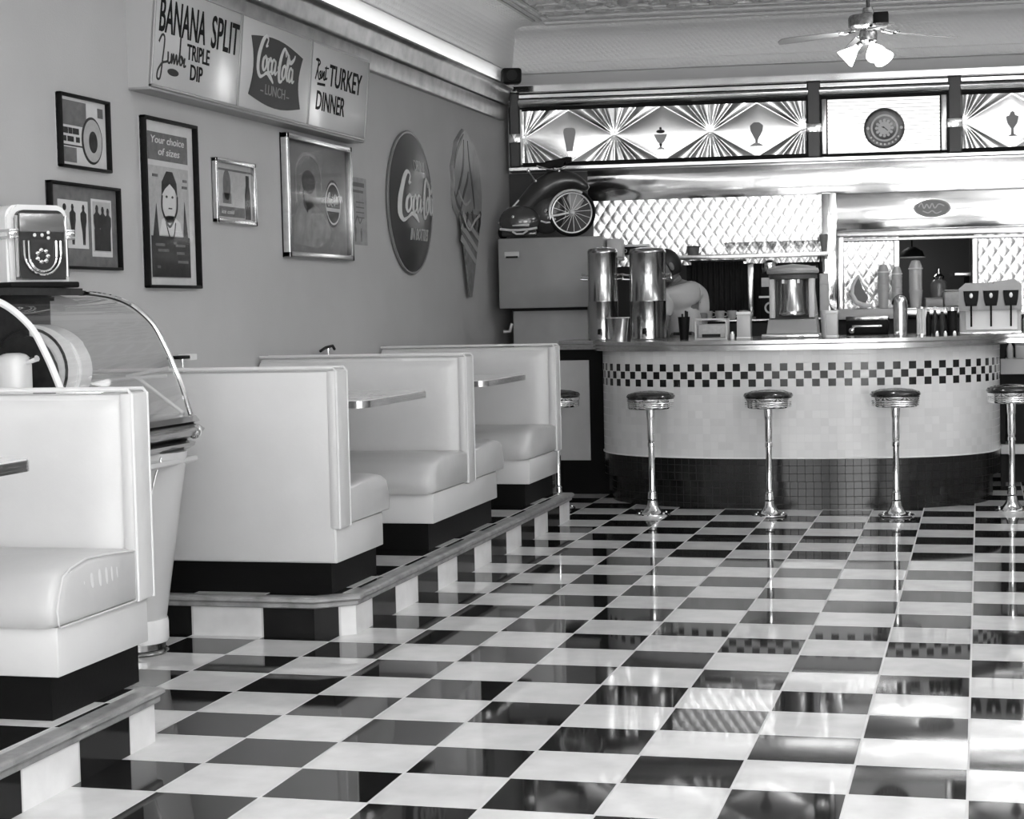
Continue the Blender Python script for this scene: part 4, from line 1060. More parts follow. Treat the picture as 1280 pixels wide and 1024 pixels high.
b.flat([(u-.04, cz-.115), (u-.01, cz-.10), (u-.008, cz-.06), (u-.035, cz-.02), (u-.045, cz+.03), (u-.02, cz+.04), (u-.015, cz+.06), (u, cz+.07), (u+.015, cz+.06), (u+.02, cz+.04), (u+.045, cz+.03), (u+.035, cz-.02), (u+.008, cz-.06), (u+.01, cz-.10), (u+.04, cz-.115)], y_, .006); b.build('applied_tall_sundae', IC, t)
# clock
t = bt('wall_clock', 'round dark rimmed clock on the ribbed panel of the metal bulkhead', 'clock', 2.889, SD+.015, 2.588)
b = MB(); b.lathe([(0, 0), (.148, 0), (.151, .01), (.145, .025), (.125, .03), (.09, .022), (0, .02)], seg=40); b.rot(Matrix.Rotation(PI/2, 4, 'X')); b.build('case', mat('clock_rim', .035, .25), t)
b = MB(); b.ring(0, 0, .102, .014, -.018, .014, 40); b.build('inner_ring', M_LGREY, t)
b = MB()
for k in range(12):
    a = 2*PI*k/12; b.disc(.058*math.cos(a), .058*math.sin(a), .012, -.02, .006, 10)
b.disc(0, 0, .048, -.02, .006); b.build('dial', M_LGREY, t)
b = MB(); b.stroke([(-.01, .012), (.025, -.02)], .006, -.026, .003); b.stroke([(0, 0), (-.02, .01)], .006, -.026, .003); b.build('hand', M_BLACK, t)
b = MB()
for k in range(9):
    a = math.radians(215+k*14); x, z = .122*math.cos(a), .122*math.sin(a); b.disc(x, z, .008, -.028, .004, 8)
b.disc(-.122, .0, .012, -.028, .004, 8); b.disc(.125, .0, .012, -.028, .004, 8); b.build('rim_marks', M_LGREY, t)
# ================================================================== things behind and on the counter
# big cabinet in the corner with the streamlined bicycle on top
t = bt('corner_cabinet', 'large plain grey ice maker cabinet in the corner behind the last booth', 'cabinet', 0, .02, 0)
CDp = -.74
box('upper_body', mat('cabinet_grey', .27, .4, noise=.04), t, .012, .795, CDp, 0, 1.292, 1.815, bev=.008)
box('lower_body', M_GREY, t, .10, .665, CDp+.10, 0, 0, 1.292, bev=.006)
b = MB(); b.box(.06, .17, CDp-.006, CDp, 1.675, 1.715, bev=.002); b.build('name_plate', M_LGREY, t)
b = MB(); b.box(.07, .16, CDp-.009, CDp, 1.668, 1.682); b.build('plate_line', M_BLACK, t)
b = MB(); b.box(.095, .665, CDp+.09, CDp+.10, 1.27, 1.292); b.build('shadow_gap', M_BLACK, t)
b = MB(); b.tube([(.022, CDp+.11, 1.12), (.07, CDp+.11, 1.12), (.09, CDp+.11, 1.18)], .012); b.build('pipe', M_LGREY, t)
t = bt('metal_box', 'small pale metal box beside the cabinet top, just above the left urn', 'box', .865, .42, 1.60)
box('box_body', M_LGREY, t, -.062, .06, -.1, .1, .06, .20, bev=.01); box('tray', M_GREY, t, -.05, .06, -.1, .1, .04, .06, bev=.004); box('bracket', M_BLACK, t, -.02, .02, .1, .42, .18, .2)
# bicycle
t = bt('streamlined_bicycle', 'vintage streamlined dark bicycle with a chrome spoked wheel on top of the corner cabinet', 'bicycle', 0, .60, 1.815)
DK = mat('bicycle_body', .03, .3, coat=.3)
M_BRIGHT = mat('satin_bright_metal', .85, .35, .35)
b = MB()
def body_sec(p0, p1, w, hgt, m=DK): pass
# main hull: swept section from the low pod up over the wheel
path = [(.03, .03), (.10, .12), (.22, .25), (.34, .36), (.46, .42), (.58, .42), (.68, .36)]
hw = [.02, .045, .07, .085, .085, .07, .03]; hh_ = [.02, .05, .085, .10, .095, .06, .02]
P = sm(path, 4); n = len(P)
rows = []
for i, p in enumerate(P):
    q = i/(n-1)*(len(path)-1); k = min(len(path)-2, int(q)); f = q-k
    w_ = hw[k]*(1-f)+hw[k+1]*f; h_ = hh_[k]*(1-f)+hh_[k+1]*f
    a, c = Vector(P[max(0, i-1)]), Vector(P[min(n-1, i+1)]); d = (c-a).normalized(); nn = Vector((-d.y, d.x))
    rows.append([b.bm.verts.new((p[0]+nn.x*h_*math.sin(2*PI*j/14), w_*math.cos(2*PI*j/14), p[1]+nn.y*h_*math.sin(2*PI*j/14))) for j in range(14)])
for a, c in zip(rows, rows[1:]):
    for j in range(14): b.bm.faces.new((a[j], a[(j+1) % 14], c[(j+1) % 14], c[j]))
b.bm.faces.new(rows[0]); b.bm.faces.new(rows[-1]); bmesh.ops.recalc_face_normals(b.bm, faces=b.bm.faces[:])
b.ell(.36, 0, .20, .15, .07, .17, 20, 14); b.build('moulded_body', DK, t, True, 80)
b = MB(); b.ell(.165, -.06, .128, .155, .07, .12, 22, 14); b.box(.03, .30, -.09, .0, .015, .06, bev=.015); b.build('front_pod', mat('bicycle_pod', .05, .2, coat=.6), t, True, 80)
b = MB(); b.tube([(.025, -.13, .072), (.1, -.145, .062), (.16, -.148, .06), (.24, -.145, .064), (.305, -.13, .074)], .009); b.tube([(.12, -.14, .05), (.15, -.145, .032), (.2, -.145, .032), (.235, -.14, .055)], .007); b.tube([(.12, -.135, .095), (.19, -.138, .098), (.245, -.13, .098)], [.004, .009, .012]); b.build('pod_chrome_trim', M_BRIGHT, t)
b = MB(); b.ell(.125, -.12, .16, .015, .015, .015); b.ell(.385, -.085, .15, .014, .014, .014); b.ell(.37, -.07, .20, .022, .02, .022, 8, 6); b.build('lamp', M_CHROME, t)
b = MB(); b.tube([(.0, -.02, .12), (.16, -.04, .29)], .007); b.build('chrome_side_bar', M_BRIGHT, t)
b = MB(); b.ell(-.0+.03, .0, .05, .04, .05, .05); b.build('tail', M_BLACK, t)
wx, wz, wr = .565, .18, .165
whl = MB(); whl.tube([(wx+wr*math.cos(2*PI*k/40), -.10, wz+wr*math.sin(2*PI*k/40)) for k in range(40)], .013, 8, True); W_ = whl.build('tyre', M_BLACK, t)
b = MB(); b.tube([(wx+(wr-.016)*math.cos(2*PI*k/40), -.10, wz+(wr-.016)*math.sin(2*PI*k/40)) for k in range(40)], .0065, 6, True)
b.ell(wx, -.10, wz, .020, .035, .020)
for k in range(16):
    a = 2*PI*k/16+.1; b.tube([(wx+.015*math.cos(a+.5), -.10, wz+.015*math.sin(a+.5)), (wx+(wr-.02)*math.cos(a), -.10, wz+(wr-.02)*math.sin(a))], .0018, 4)
b.build('spoked_rim', M_BRIGHT, W_)
b = MB(); b.tube([(wx+(wr-.0)*math.cos(math.radians(a)), -.125, wz+(wr+.0)*math.sin(math.radians(a))) for a in range(60, 196, 9)]+[(wx-.15, -.125, wz-.02), (wx-.10, -.125, wz-.015), (wx-.02, -.125, wz)], .009, 8); b.build('fender_trim', M_BRIGHT, t)
b = MB(); b.tube([(.33, -.09, .125), (.37, -.10, .112), (.41, -.10, .115), (.44, -.09, .14)], .007); b.build('rocker_trim', M_BRIGHT, t)
b = MB(); b.flat([(wx-.04, wz+.11), (wx-.02, wz+.145), (wx+.05, wz+.14), (wx+.09, wz+.09), (wx+.04, wz+.02), (wx, wz+.02)], -.07, .01); b.build('wheel_guard', M_GREY, t)
b = MB(); b.tube([(.42, 0, .40), (.43, 0, .53)], .012); b.build('seat_post', M_CHROME, t)
b = MB(); b.flat([(.31, .525), (.37, .575), (.45, .585), (.52, .60), (.56, .60), (.56, .565), (.52, .55), (.49, .545), (.44, .525), (.36, .52)], .05, .10, bev=.015); b.build('saddle', M_BLACK, t)
b = MB(); b.tube([(.30, -.04, .54), (.38, -.05, .515), (.44, -.05, .50), (.52, -.05, .53)], .006); b.ell(.47, -.05, .495, .012, .012, .012); b.tube([(.24, -.06, .50), (.27, -.07, .46), (.29, -.07, .43)], .007); b.ell(.24, -.06, .505, .012, .012, .02); b.ell(.295, -.07, .425, .013, .013, .013); b.build('saddle_spring', M_CHROME, t)

# shelf of sundae glasses
t = bt('wall_shelf', 'long thin metal shelf across the quilted steel wall holding glass dishes', 'shelf', 1.22, .02, 1.64)
b = MB(); b.box(0, 1.24, -.24, 0, 0, .012); b.box(0, 1.24, -.25, -.24, -.006, .03, bev=.003); b.build('shelf_board', M_CHROMEB, t)
b = MB()
for x in (.06, 1.18): b.flat([(x, 0), (x, -.12), (x+.01, -.12), (x+.01, 0)], 0, .2)
b.build('bracket', M_BLACK, t)
zS = 1.652
dish = bt('sundae_dish', 'small glass sundae dish, leftmost of the row on the wall shelf', 'dish', 1.72, .16, zS, 'glassware on the wall shelf')
b = MB(); b.lathe([(0, 0), (.032, 0), (.032, .004), (.008, .012), (.006, .035), (.014, .045), (.038, .075), (.045, .105), (.042, .105), (.034, .077), (.008, .048), (0, .046)], seg=16); b.build('bowl', M_GLASSD, dish)
b = MB(); b.lathe([(.046, .103), (.047, .107), (.043, .107), (.043, .103)], seg=16); b.build('rim', M_CHROMEB, dish)
dl = ['second', 'third', 'fourth', 'fifth', 'sixth', 'seventh']
for i in range(6):
    r = dup(dish, BW(1.72+.105*(i+1), .16+.02*((i % 2)), zS), 'small glass sundae dish, %s from the left in the row on the wall shelf' % dl[i], TH)
t = bt('tumbler', 'dark grey squat tumbler at the left part of the wall shelf', 'cup', 1.44, .15, zS); b = MB(); b.lathe([(0, 0), (.04, 0), (.05, .085), (.046, .085), (.037, .006), (0, .006)], seg=18); b.build('body', M_MGREY, t); b = MB(); b.tube([(.05*math.cos(2*PI*k/16), .05*math.sin(2*PI*k/16), .085) for k in range(16)], .004, 5, True); b.build('rim', M_DGREY, t)
t = bt('bell', 'tiny dark bell shaped object near the left end of the wall shelf', 'bell', 1.30, .15, zS); b = MB(); b.lathe([(0, 0), (.022, 0), (.018, .02), (.008, .035), (0, .04)], seg=12); b.build('body', M_BLACK, t); b = MB(); b.ell(0, 0, .045, .006, .006, .006, 8, 6); b.build('knob', M_CHROME, t)
t = bt('malt_glass', 'tall tapered malt glass at the right end of the wall shelf', 'glass', 2.43, .15, zS); b = MB(); b.lathe([(0, 0), (.035, 0), (.03, .01), (.014, .02), (.022, .06), (.034, .15), (.03, .15), (.018, .06), (0, .03)], seg=16); b.build('bowl', mat('malt_glass', .25, .2), t); b = MB(); b.tube([(.033*math.cos(2*PI*k/16), .033*math.sin(2*PI*k/16), .15) for k in range(16)], .003, 5, True); b.build('rim', M_CHROME, t)

# back counter and what stands on it
t = bt('back_counter', 'lower dark back counter behind the worker, with coffee cups on it', 'cabinet', 1.40, .02, 0)
LBc = LB-1.45-.1
box('cabinet_body', M_DARK, t, 0, 1.095, -.42, 0, 0, 1.15, bev=.004)
b = MB(); b.box(0, 1.095, -.44, 0, 1.15, 1.175, bev=.006); b.build('worktop', M_STEEL, t)
t = bt('raised_back_counter', 'taller steel topped back counter under the dark kitchen pass-through', 'cabinet', 1.40, .02, 0)
box('cabinet_body', M_DARK, t, 1.10, LBc, -.42, 0, 0, 1.15, bev=.004)
b = MB(); b.box(1.10, LBc, -.45, 0, 1.15, 1.235, bev=.01); b.build('worktop', M_STEEL, t)
b = MB(); b.box(1.12, 1.60, -.458, -.45, 1.155, 1.23, bev=.003); b.build('worktop_front', M_LGREY, t)
t = bt('curtain_panel', 'black ribbed curtain panel on the wall under the glass shelf', 'panel', 1.42, .03, 1.2)
def cf(a, c): return Vector((.40*a, -.02-.008*math.sin(a*60), .42*c))
b = MB(); b.grid(cf, 160, 2); b.build('pleated_cloth', M_DARK, t); b = MB(); b.tube([(-.01, -.02, .425), (.42, -.02, .425)], .008); b.build('rail', M_CHROMEB, t)
t = bt('steel_post', 'pale metal post beside the black curtain panel', 'post', 1.85, .06, 1.175); b = MB(); b.box(0, .05, -.03, .03, 0, .43, bev=.008); b.build('post_body', M_CHROMEB, t); b = MB(); b.box(-.01, .06, -.035, .035, 0, .012); b.build('foot', M_GREY, t)
cup = bt('coffee_cup', 'white coffee cup, leftmost of four on the back counter behind the worker', 'cup', 1.55, .30, 1.175, 'cups on the back counter')
b = MB(); b.lathe([(0, 0), (.022, 0), (.03, .01), (.036, .065), (.033, .065), (.026, .012), (0, .008)], seg=16); b.build('body', M_PGREY, cup); b = MB(); b.tube([(.034, 0, .055), (.055, 0, .05), (.055, 0, .025), (.03, 0, .02)], .004); b.build('handle', M_PGREY, cup)
for i, q in enumerate(('second', 'third', 'fourth')): dup(cup, BW(1.55+.09*(i+1), .30, 1.175), 'white coffee cup, %s from the left of four on the back counter' % q, TH)
def lbox(name, label, cat, u, d, z, w, dp, h, m, trim=None, bev=.006):
    t = bt(name, label, cat, u, d, z); box('body', m, t, -w/2, w/2, -dp/2, dp/2, 0, h, bev=bev)
    if trim: box('front_trim', trim, t, -w/2+.01, w/2-.01, -dp/2-.006, -dp/2, h*.7, h*.9, bev=.002)
    return t
t = lbox('coffee_machine', 'black coffee machine with a pale panel between the napkin holder and the mixer', 'machine', 2.02, .30, 1.175, .15, .22, .34, M_BLACK, M_PAPER)
b = MB(); b.box(-.085, .085, -.12, -.10, .155, .17); b.build('shelf_edge', M_WHITE, t); b = MB(); b.ring(.0, .08, .045, .014, -.108, .008, 20); b.build('dial', M_LGREY, t)
b = MB(); b.lathe([(0, .345), (.05, .345), (.06, .38), (.055, .42), (.03, .44), (0, .44)], seg=16); b.build('hopper', M_CHROME, t)
t = lbox('menu_board', 'black box standing behind the mixer, right side', 'box', 2.335, .20, 1.175, .10, .1, .40, M_BLACK); box('top_clip', M_GREY, t, -.03, .03, -.052, -.046, .37, .39)
t = bt('paper_roll', 'tall pale grey carton standing by the metal pillar', 'carton', 2.425, .24, 1.175); box('body', M_LGREY, t, -.035, .035, -.04, .04, 0, .33, bev=.004); box('flap', M_PAPER, t, -.03, .03, -.045, -.04, .25, .33, bev=.001)
# sculpture-like folded towel rack
t = bt('serving_scoop', 'large curved white scoop ornament leaning at the left of the clear cup stacks', 'ornament', 2.70, .30, 1.246)
b = MB(); b.tube([(-.02, 0, .24), (-.06, 0, .17), (-.07, 0, .10), (-.04, 0, .04), (.02, 0, .01), (.07, 0, .01)], [.008, .014, .018, .02, .02, .014], 8); b.tube([(-.02, 0, .24), (.02, 0, .15), (.06, 0, .09), (.09, 0, .05)], .007, 6); b.build('rim', M_WHITE, t)
b = MB(); b.flat([(-.02, .22), (-.055, .15), (-.055, .09), (-.02, .04), (.03, .03), (.05, .07), (.01, .14)], .01, .02); b.build('inner', mat('scoop_inner', .1, .4), t)
def cupstack(label, u, h, n, r=.042, m=None, tp=None):
    t = bt('cup_stack', label, 'cups', u, .30, 1.235, 'stacked takeaway cups by the pass-through')
    b = MB(); prof = [(0, 0), (r*.75, 0), (r*.98, h*.34)]
    for k in range(n): z = h*(.34+.5*k/max(1, n)); prof += [(r, z), (r, z+.008), (r*.93, z+.010)]
    prof += [(r*.93, h*.86), (r*.6, h*.98), (0, h)]
    b.lathe(prof, seg=20); b.build('cups', m or mat('clear_cup_%d' % n, .5, .25), t)
    b = MB(); b.lathe([(r*1.03, h*.80), (r*1.05, h*.815), (r*1.03, h*.83)], seg=20); b.build('top_rim', M_WHITE, t)
    return t
cupstack('stack of cloudy clear cups standing left, nearest the white scoop ornament', 2.862, .33, 6)
cupstack('stack of cloudy clear cups, second from left, touching the pass-through upright', 2.962, .31, 5, .040)
t = cupstack('tall tapered column of nested paper cones in front of the dark pass-through', 3.10, .355, 1, .052)
t = bt('paper_box', 'pale rounded plastic tub on the sill of the pass-through', 'tub', 3.375, .30, 1.235); box('body', M_PGREY, t, -.075, .075, -.06, .06, 0, .115, bev=.02); box('lid', M_LGREY, t, -.07, .07, -.055, .055, .115, .125, bev=.004)
t = bt('paper_box', 'low flat pale box left of the rounded tub on the back counter', 'box', 3.23, .30, 1.235); box('body', mat('flat_box', .28, .4), t, -.065, .065, -.06, .06, 0, .06, bev=.006); box('lid', M_GREY, t, -.066, .066, -.061, .061, .06, .068, bev=.002)
t = bt('glass_jar', 'dark framed glass jar with shiny lid inside the pass-through', 'jar', 3.33, -.34, 1.16)
b = MB(); b.lathe([(0, .1), (.06, .1), (.065, .12), (.065, .25), (.05, .28), (.03, .29)], seg=18); b.build('jar_body', mat('jar_glass', .18, .15), t); b = MB(); b.lathe([(.04, .29), (.045, .31), (.02, .33), (.012, .37), (0, .38)], seg=16); b.build('lid', M_CHROME, t); b = MB(); b.box(-.07, .07, -.07, .07, -1.16, .1); b.build('stand', M_DARK, t)
t = bt('kitchen_shelf', 'dark steel stand seen through the pass-through at its right side', 'stand', 3.60, -.8, 0); box('shelf_top', M_CHROMEB, t, -.12, .25, -.2, .2, 1.47, 1.50, bev=.004); box('column', M_DARK, t, -.02, .06, -.05, .05, 0, 1.47); box('foot', M_DARK, t, -.15, .2, -.15, .15, 0, .03)
t = bt('kitchen_hood', 'dark hanging lamp shade inside the pass-through above the paper cones', 'lamp', 3.12, -.25, 1.62); b = MB(); b.lathe([(.10, 0), (.08, .05), (.03, .08), (0, .085)], seg=20); b.build('shade', M_BLACK, t); b = MB(); b.tube([(.10*math.cos(2*PI*k/20), .10*math.sin(2*PI*k/20), 0) for k in range(20)], .006, 5, True); b.build('rim', M_LGREY, t); b = MB(); b.tube([(0, 0, .08), (0, 0, .98)], .006); b.build('cord', M_BLACK, t)
t = bt('warming_tray', 'dark low appliance on the counter left of the tall rounded canister', 'appliance', 2.80, .62, 1.062-.0)
t.location = (-.70, 7.62, 1.0625); t.rotation_euler = (0, 0, 0)
box('body', M_BLACK, t, -.14, .14, -.1, .1, 0, .095, bev=.01); box('front_bar', M_CHROMEB, t, -.10, .10, -.106, -.10, .05, .065, bev=.002); box('top_plate', M_STEEL, t, -.14, .14, -.1, .1, .095, .125, bev=.004)
b = MB(); b.ell(-.10, -.115, .03, .022, .02, .022, 10, 8); b.build('knob', M_CHROME, t)

# ---- on the counter
ZC = 1.0625
def urn(label, x, y, r, h):
    t = thing('beverage_urn', label, 'urn', (x, y, ZC), 0, 'steel beverage urns on the counter')
    b = MB(); b.lathe([(0, .0), (r*1.0, .0), (r*1.02, .012), (r, .02), (r, h*.41), (r*1.012, h*.415), (r*1.012, h*.422), (r, h*.427), (r, h*.93), (r*1.015, h*.935), (r*1.015, h*.955), (r*.98, h*.965), (r*.9, h*.985), (r*.4, h), (0, h)], seg=48); b.build('body', M_STEEL, t)
    b = MB()
    for s in (-1, 1): b.tube([(s*r, -.02, h*.70), (s*(r+.04), -.03, h*.71), (s*(r+.045), -.03, h*.66), (s*(r), -.02, h*.655)], .007)
    b.build('handle', M_CHROME, t)
    b = MB(); b.tube([(0, -r, .07), (0, -r-.05, .07), (0, -r-.055, .04)], .010); b.build('spigot', M_BLACK, t); return t
urn('tall stainless beverage urn on the left end of the counter', -2.445, 7.20, .102, .63)
urn('tall stainless beverage urn on the counter, right one of the pair, next to the worker', -2.122, 7.13, .122, .62)
t = thing('metal_pan', 'crumpled pale foil pan between the two urns', 'pan', (-2.29, 6.93, ZC)); b = MB(); b.lathe([(0, 0), (.055, 0), (.075, .15), (.078, .152), (.07, .152), (.05, .01), (0, .01)], seg=20, sy=.6); b.build('pan_body', M_CHROMEB, t); b = MB(); b.tube([(.077*math.cos(2*PI*k/20), .046*math.sin(2*PI*k/20), .152) for k in range(20)], .004, 5, True); b.build('rim', M_LGREY, t)
t = thing('control_rail', 'short chrome rail with a black control strip above the right urn', 'rail', BW(.97, .03, 1.70), TH); b = MB(); b.box(-.13, .13, -.08, -.02, .05, .07, bev=.004); b.box(-.13, -.11, -.08, -.02, -.08, .06); b.build('rail_bar', M_WHITE, t); b = MB(); b.box(-.10, .11, -.07, 0, -.01, .05, bev=.004); b.build('control_strip', M_BLACK, t); b = MB(); b.ring(-.06, .02, .016, .005, -.07, .006, 16); b.build('dial', M_LGREY, t)

def napkin(label, x, y, w=.086, h=.175):
    t = thing('napkin_dispenser', label, 'dispenser', (x, y, ZC), 0, 'upright napkin dispensers on the counter')
    box('body', M_LGREY, t, -w/2, w/2, -.05, .05, .01, h-.02, bev=.004); box('cap', M_WHITE, t, -w/2-.003, w/2+.003, -.053, .053, h-.02, h, bev=.004); box('foot', M_WHITE, t, -w/2-.003, w/2+.003, -.053, .053, 0, .012, bev=.003)
napkin('upright pale napkin dispenser left of the mixer machine', -1.44, 6.85)
napkin('upright pale napkin dispenser right of the mixer machine', -.877, 6.85, .07, .172)
t = thing('display_box', 'small framed clear display box on the counter in front of the worker', 'box', (-1.65, 6.85, ZC))
b = MB(); b.box(-.10, .10, -.05, .05, 0, .008); 
for sx in (-1, 1):
    b.box(sx*.10-.006, sx*.10+.006, -.056, -.044, 0, .135); b.box(sx*.10-.006, sx*.10+.006, .044, .056, 0, .135)
b.box(-.106, .106, -.056, -.044, .125, .137); b.build('frame', M_LGREY, t)
box('contents', M_PGREY, t, -.09, .09, -.03, .04, .008, .10, bev=.01); box('label_strip', M_DARK, t, -.06, .06, -.05, -.045, .015, .035)
t = thing('menu_stand', 'dark upright cup holder with stirrers standing before the worker', 'holder', (-1.835, 6.85, ZC)); b = MB(); b.lathe([(0, 0), (.028, 0), (.04, .15), (.036, .15), (.02, .01), (0, .01)], seg=16); b.build('cup', M_BLACK, t); b = MB()
for x, h in ((-.01, .17), (.012, .19), (.022, .185)): b.box(x-.006, x+.006, -.005, .005, .02, h)
b.build('stirrer', M_DARK, t); box('base_bar', M_BLACK, t, -.07, .05, -.01, .01, .03, .05)
t = thing('salt_shaker', 'tiny white shaker at the foot of the left napkin dispenser', 'shaker', (-1.515, 6.82, ZC)); b = MB(); b.lathe([(0, 0), (.014, 0), (.015, .03), (.011, .038)], seg=12); b.build('body', M_WHITE, t); b = MB(); b.lathe([(.012, .036), (.012, .046), (0, .05)], seg=12); b.build('cap', M_CHROME, t)

# mixer / soft-serve kettle machine
t = thing('mixer_machine', 'grey countertop mixer machine with a chrome canister and round cap on the counter', 'machine', (-1.125, 6.86, ZC))
GM = mat('machine_enamel', .27, .35)
box('base_tray', M_CHROME, t, -.19, .175, -.15, .15, 0, .028, bev=.008)
b = MB(); b.sect([(.12, .03), (.12, .44), (.06, .44), (.05, .15), (-.08, .12), (-.12, .03)], -.16, .16)
for v in b.bm.verts:
    v.co.x *= 1.0-.25*max(0, v.co.z-.03)/.41
b.build('column', GM, t)
b = MB(); b.lathe([(0, .405), (.14, .405), (.165, .415), (.168, .43), (.16, .445), (.10, .465), (0, .475)], seg=36); b.build('cap', GM, t)
b = MB(); b.lathe([(.125, .372), (.15, .38), (.155, .405), (0, .407)], seg=36); b.build('collar', mat('machine_collar', .09, .3), t)
b = MB(); b.lathe([(0, .145), (.085, .145), (.095, .155), (.096, .175), (.088, .19), (.088, .375), (0, .38)], seg=36); b.rot(Matrix.Translation((0, -.04, 0))); b.build('canister', M_STEEL, t)
b = MB(); b.box(-.055, -.04, -.14, -.12, .35, .375); b.box(.04, .055, -.14, -.12, .35, .375); b.build('latch', M_WHITE, t)
for x in (-.125, .125): box('side_rail', M_LGREY, t, x-.018, x+.018, -.09, -.0, .13, .38, bev=.006)
t = thing('milkshake_cup', 'bright white paper cup between the mixer machine and the right napkin dispenser', 'cup', (-.955+.02, 7.06, ZC)); b = MB(); b.lathe([(0, 0), (.028, 0), (.038, .17), (.035, .17), (.024, .005), (0, .005)], seg=18); b.build('body', M_WHITE, t); b = MB(); b.tube([(.038*math.cos(2*PI*k/18), .038*math.sin(2*PI*k/18), .17) for k in range(18)], .003, 5, True); b.build('rim', M_WHITE, t)

# canister, straws, bottles
t = thing('straw_canister', 'tall rounded chrome canister on the counter left of the bottles', 'canister', (-.448, 6.80, ZC)); b = MB(); b.lathe([(0, 0), (.043, 0), (.044, .01), (.044, .21), (.038, .24), (.022, .255), (0, .26)], seg=24); b.build('body', M_CHROMEB, t); b = MB(); b.tube([(.05*math.cos(a), .03, .20+.06*math.sin(a)) for a in [PI*k/10 for k in range(11)]], .005); b.build('dark_bail', M_BLACK, t); b = MB(); b.ell(-.02, -.05, .02, .014, .014, .014, 10, 8); b.build('knob', M_CHROME, t)
t = thing('straw_jar', 'ribbed jar of straws on the counter right of the rounded canister', 'jar', (-.318, 6.80, ZC)); b = MB()
for k in range(10): a = 2*PI*k/10; b.tube([(.024*math.cos(a), .024*math.sin(a), .01), (.024*math.cos(a), .024*math.sin(a), .175)], .007, 6)
b.build('straws', M_PAPER, t); b = MB(); b.lathe([(0, 0), (.034, 0), (.034, .012), (0, .012)], seg=18); b.lathe([(.033, .172), (.034, .182), (0, .186)], seg=18); b.build('holder', M_CHROME, t)
bottle('syrup_bottle', 'dark sauce bottle right of the ribbed straw jar', -.276, 6.80, ZC, .018, .172, M_BLACK, M_LGREY)
bottle('syrup_bottle', 'dark sauce bottle with bright cap, middle of the bottles left of the taps', -.236, 6.82, ZC, .018, .182, M_DGREY, M_WHITE)
bottle('syrup_bottle', 'squeeze bottle with pale funnel top, nearest left of the large dark jug', -.192, 6.80, ZC, .021, .170, M_DGREY, M_WHITE)
bottle('syrup_jug', 'large dark glass jug with silver lid right beside the soda taps', -.130, 6.82, ZC, .036, .175, M_BLACK, M_CHROME, cat='jug', neck=.85)
for i, (x, y) in enumerate(((-.222, 6.74), (-.172, 6.74), (-.115, 6.73))):
    t = thing('salt_shaker', ['tiny bright shaker before the middle dark bottle', 'tiny bright shaker before the funnel topped bottle', 'tiny bright shaker before the large dark jug'][i], 'shaker', (x-.0, y, ZC), 0, 'shakers before the bottles')
    b = MB(); b.lathe([(0, 0), (.010, 0), (.010, .018), (.008, .022)], seg=10); b.build('body', M_WHITE, t); b = MB(); b.lathe([(.009, .02), (.009, .028), (0, .031)], seg=10); b.build('cap', M_CHROME, t)
# soda dispenser
t = thing('soda_dispenser', 'white soda dispenser with three black tap handles at the right end of the counter', 'dispenser', (.10, 6.95, ZC))
box('cabinet', M_LGREY, t, -.19, .19, -.02, .28, 0, .30, bev=.02)
b = MB(); b.flat([(-.19, .15), (-.19, .29), (-.15, .325), (-.01, .325), (.0, .31), (.02, .33), (.15, .345), (.19, .30), (.19, .15)], .10, .20, bev=.012); b.build('hood', GM, t)
b = MB(); b.box(-.15, .165, -.035, -.02, .03, .24, bev=.004); b.build('splash_panel', M_WHITE, t)
b = MB(); b.box(-.19, .19, -.12, .0, 0, .02, bev=.006); b.build('drip_tray', M_CHROME, t)
for k, x in enumerate((-.115, .005, .125)):
    b = MB(); b.flat([(x-.047, .275), (x+.047, .275), (x+.042, .22), (x+.034, .18), (x-.034, .18), (x-.042, .22)], -.09, .035, bev=.008); o = b.build('tap_head', M_BLACK, t)
    b = MB(); b.ell(x, -.128, .245, .011, .006, .016, 10, 8); b.build('emblem', M_WHITE, o)
    b = MB(); b.tube([(x, -.105, .18), (x, -.105, .05)], .006); b.build('tap_lever', M_BLACK, o)
t = thing('sugar_shaker', 'chrome topped glass shaker right of the soda dispenser at the right edge', 'shaker', (.335, 6.98, ZC)); b = MB(); b.lathe([(0, 0), (.035, 0), (.037, .09), (.03, .10)], seg=16); b.build('body', M_PGREY, t); b = MB(); b.lathe([(.032, .10), (.03, .13), (.01, .15), (0, .15)], seg=16); b.build('cap', M_CHROME, t)
# speaker
t = thing('corner_speaker', 'small black loudspeaker mounted high in the back left corner', 'speaker', (XW+.10, 8.40, 2.99), math.radians(20)); box('cabinet', M_BLACK, t, -.01, .14, -.06, .07, 0, .115, bev=.02); b = MB(); b.disc(.065, .06, .04, -.06, .004); b.build('grille', M_DARK, t)

# ---- ceiling fan
FX, FY, FZ = -.60, 6.3, 2.865
t = thing('ceiling_fan', 'ceiling fan with dark metal motor, thin blades and lit white glass shades', 'fan', (FX, FY, FZ))
DM = mat('fan_metal', .3, .25, .9, noise=.5, nscale=40)
b = MB(); b.tube([(0, 0, .16), (0, 0, HC-FZ)], .011); b.build('down_rod', mat('dark_metal', .04, .3, .5), t)
b = MB(); b.lathe([(.07, HC-FZ), (.06, HC-FZ-.04), (.02, HC-FZ-.06)], seg=20); b.build('canopy', DM, t)
b = MB(); b.lathe([(0, .185), (.03, .18), (.035, .15), (.05, .14), (.11, .135), (.118, .12), (.118, .07), (.10, .055), (.05, .045), (.055, .02), (.05, -.015), (.025, -.035), (0, -.04)], seg=28); b.build('motor_housing', DM, t)
b = MB(); b.box(.04, .125, -.125, -.06, .07, .135, bev=.004); b.build('switch_box', M_BLACK, t)
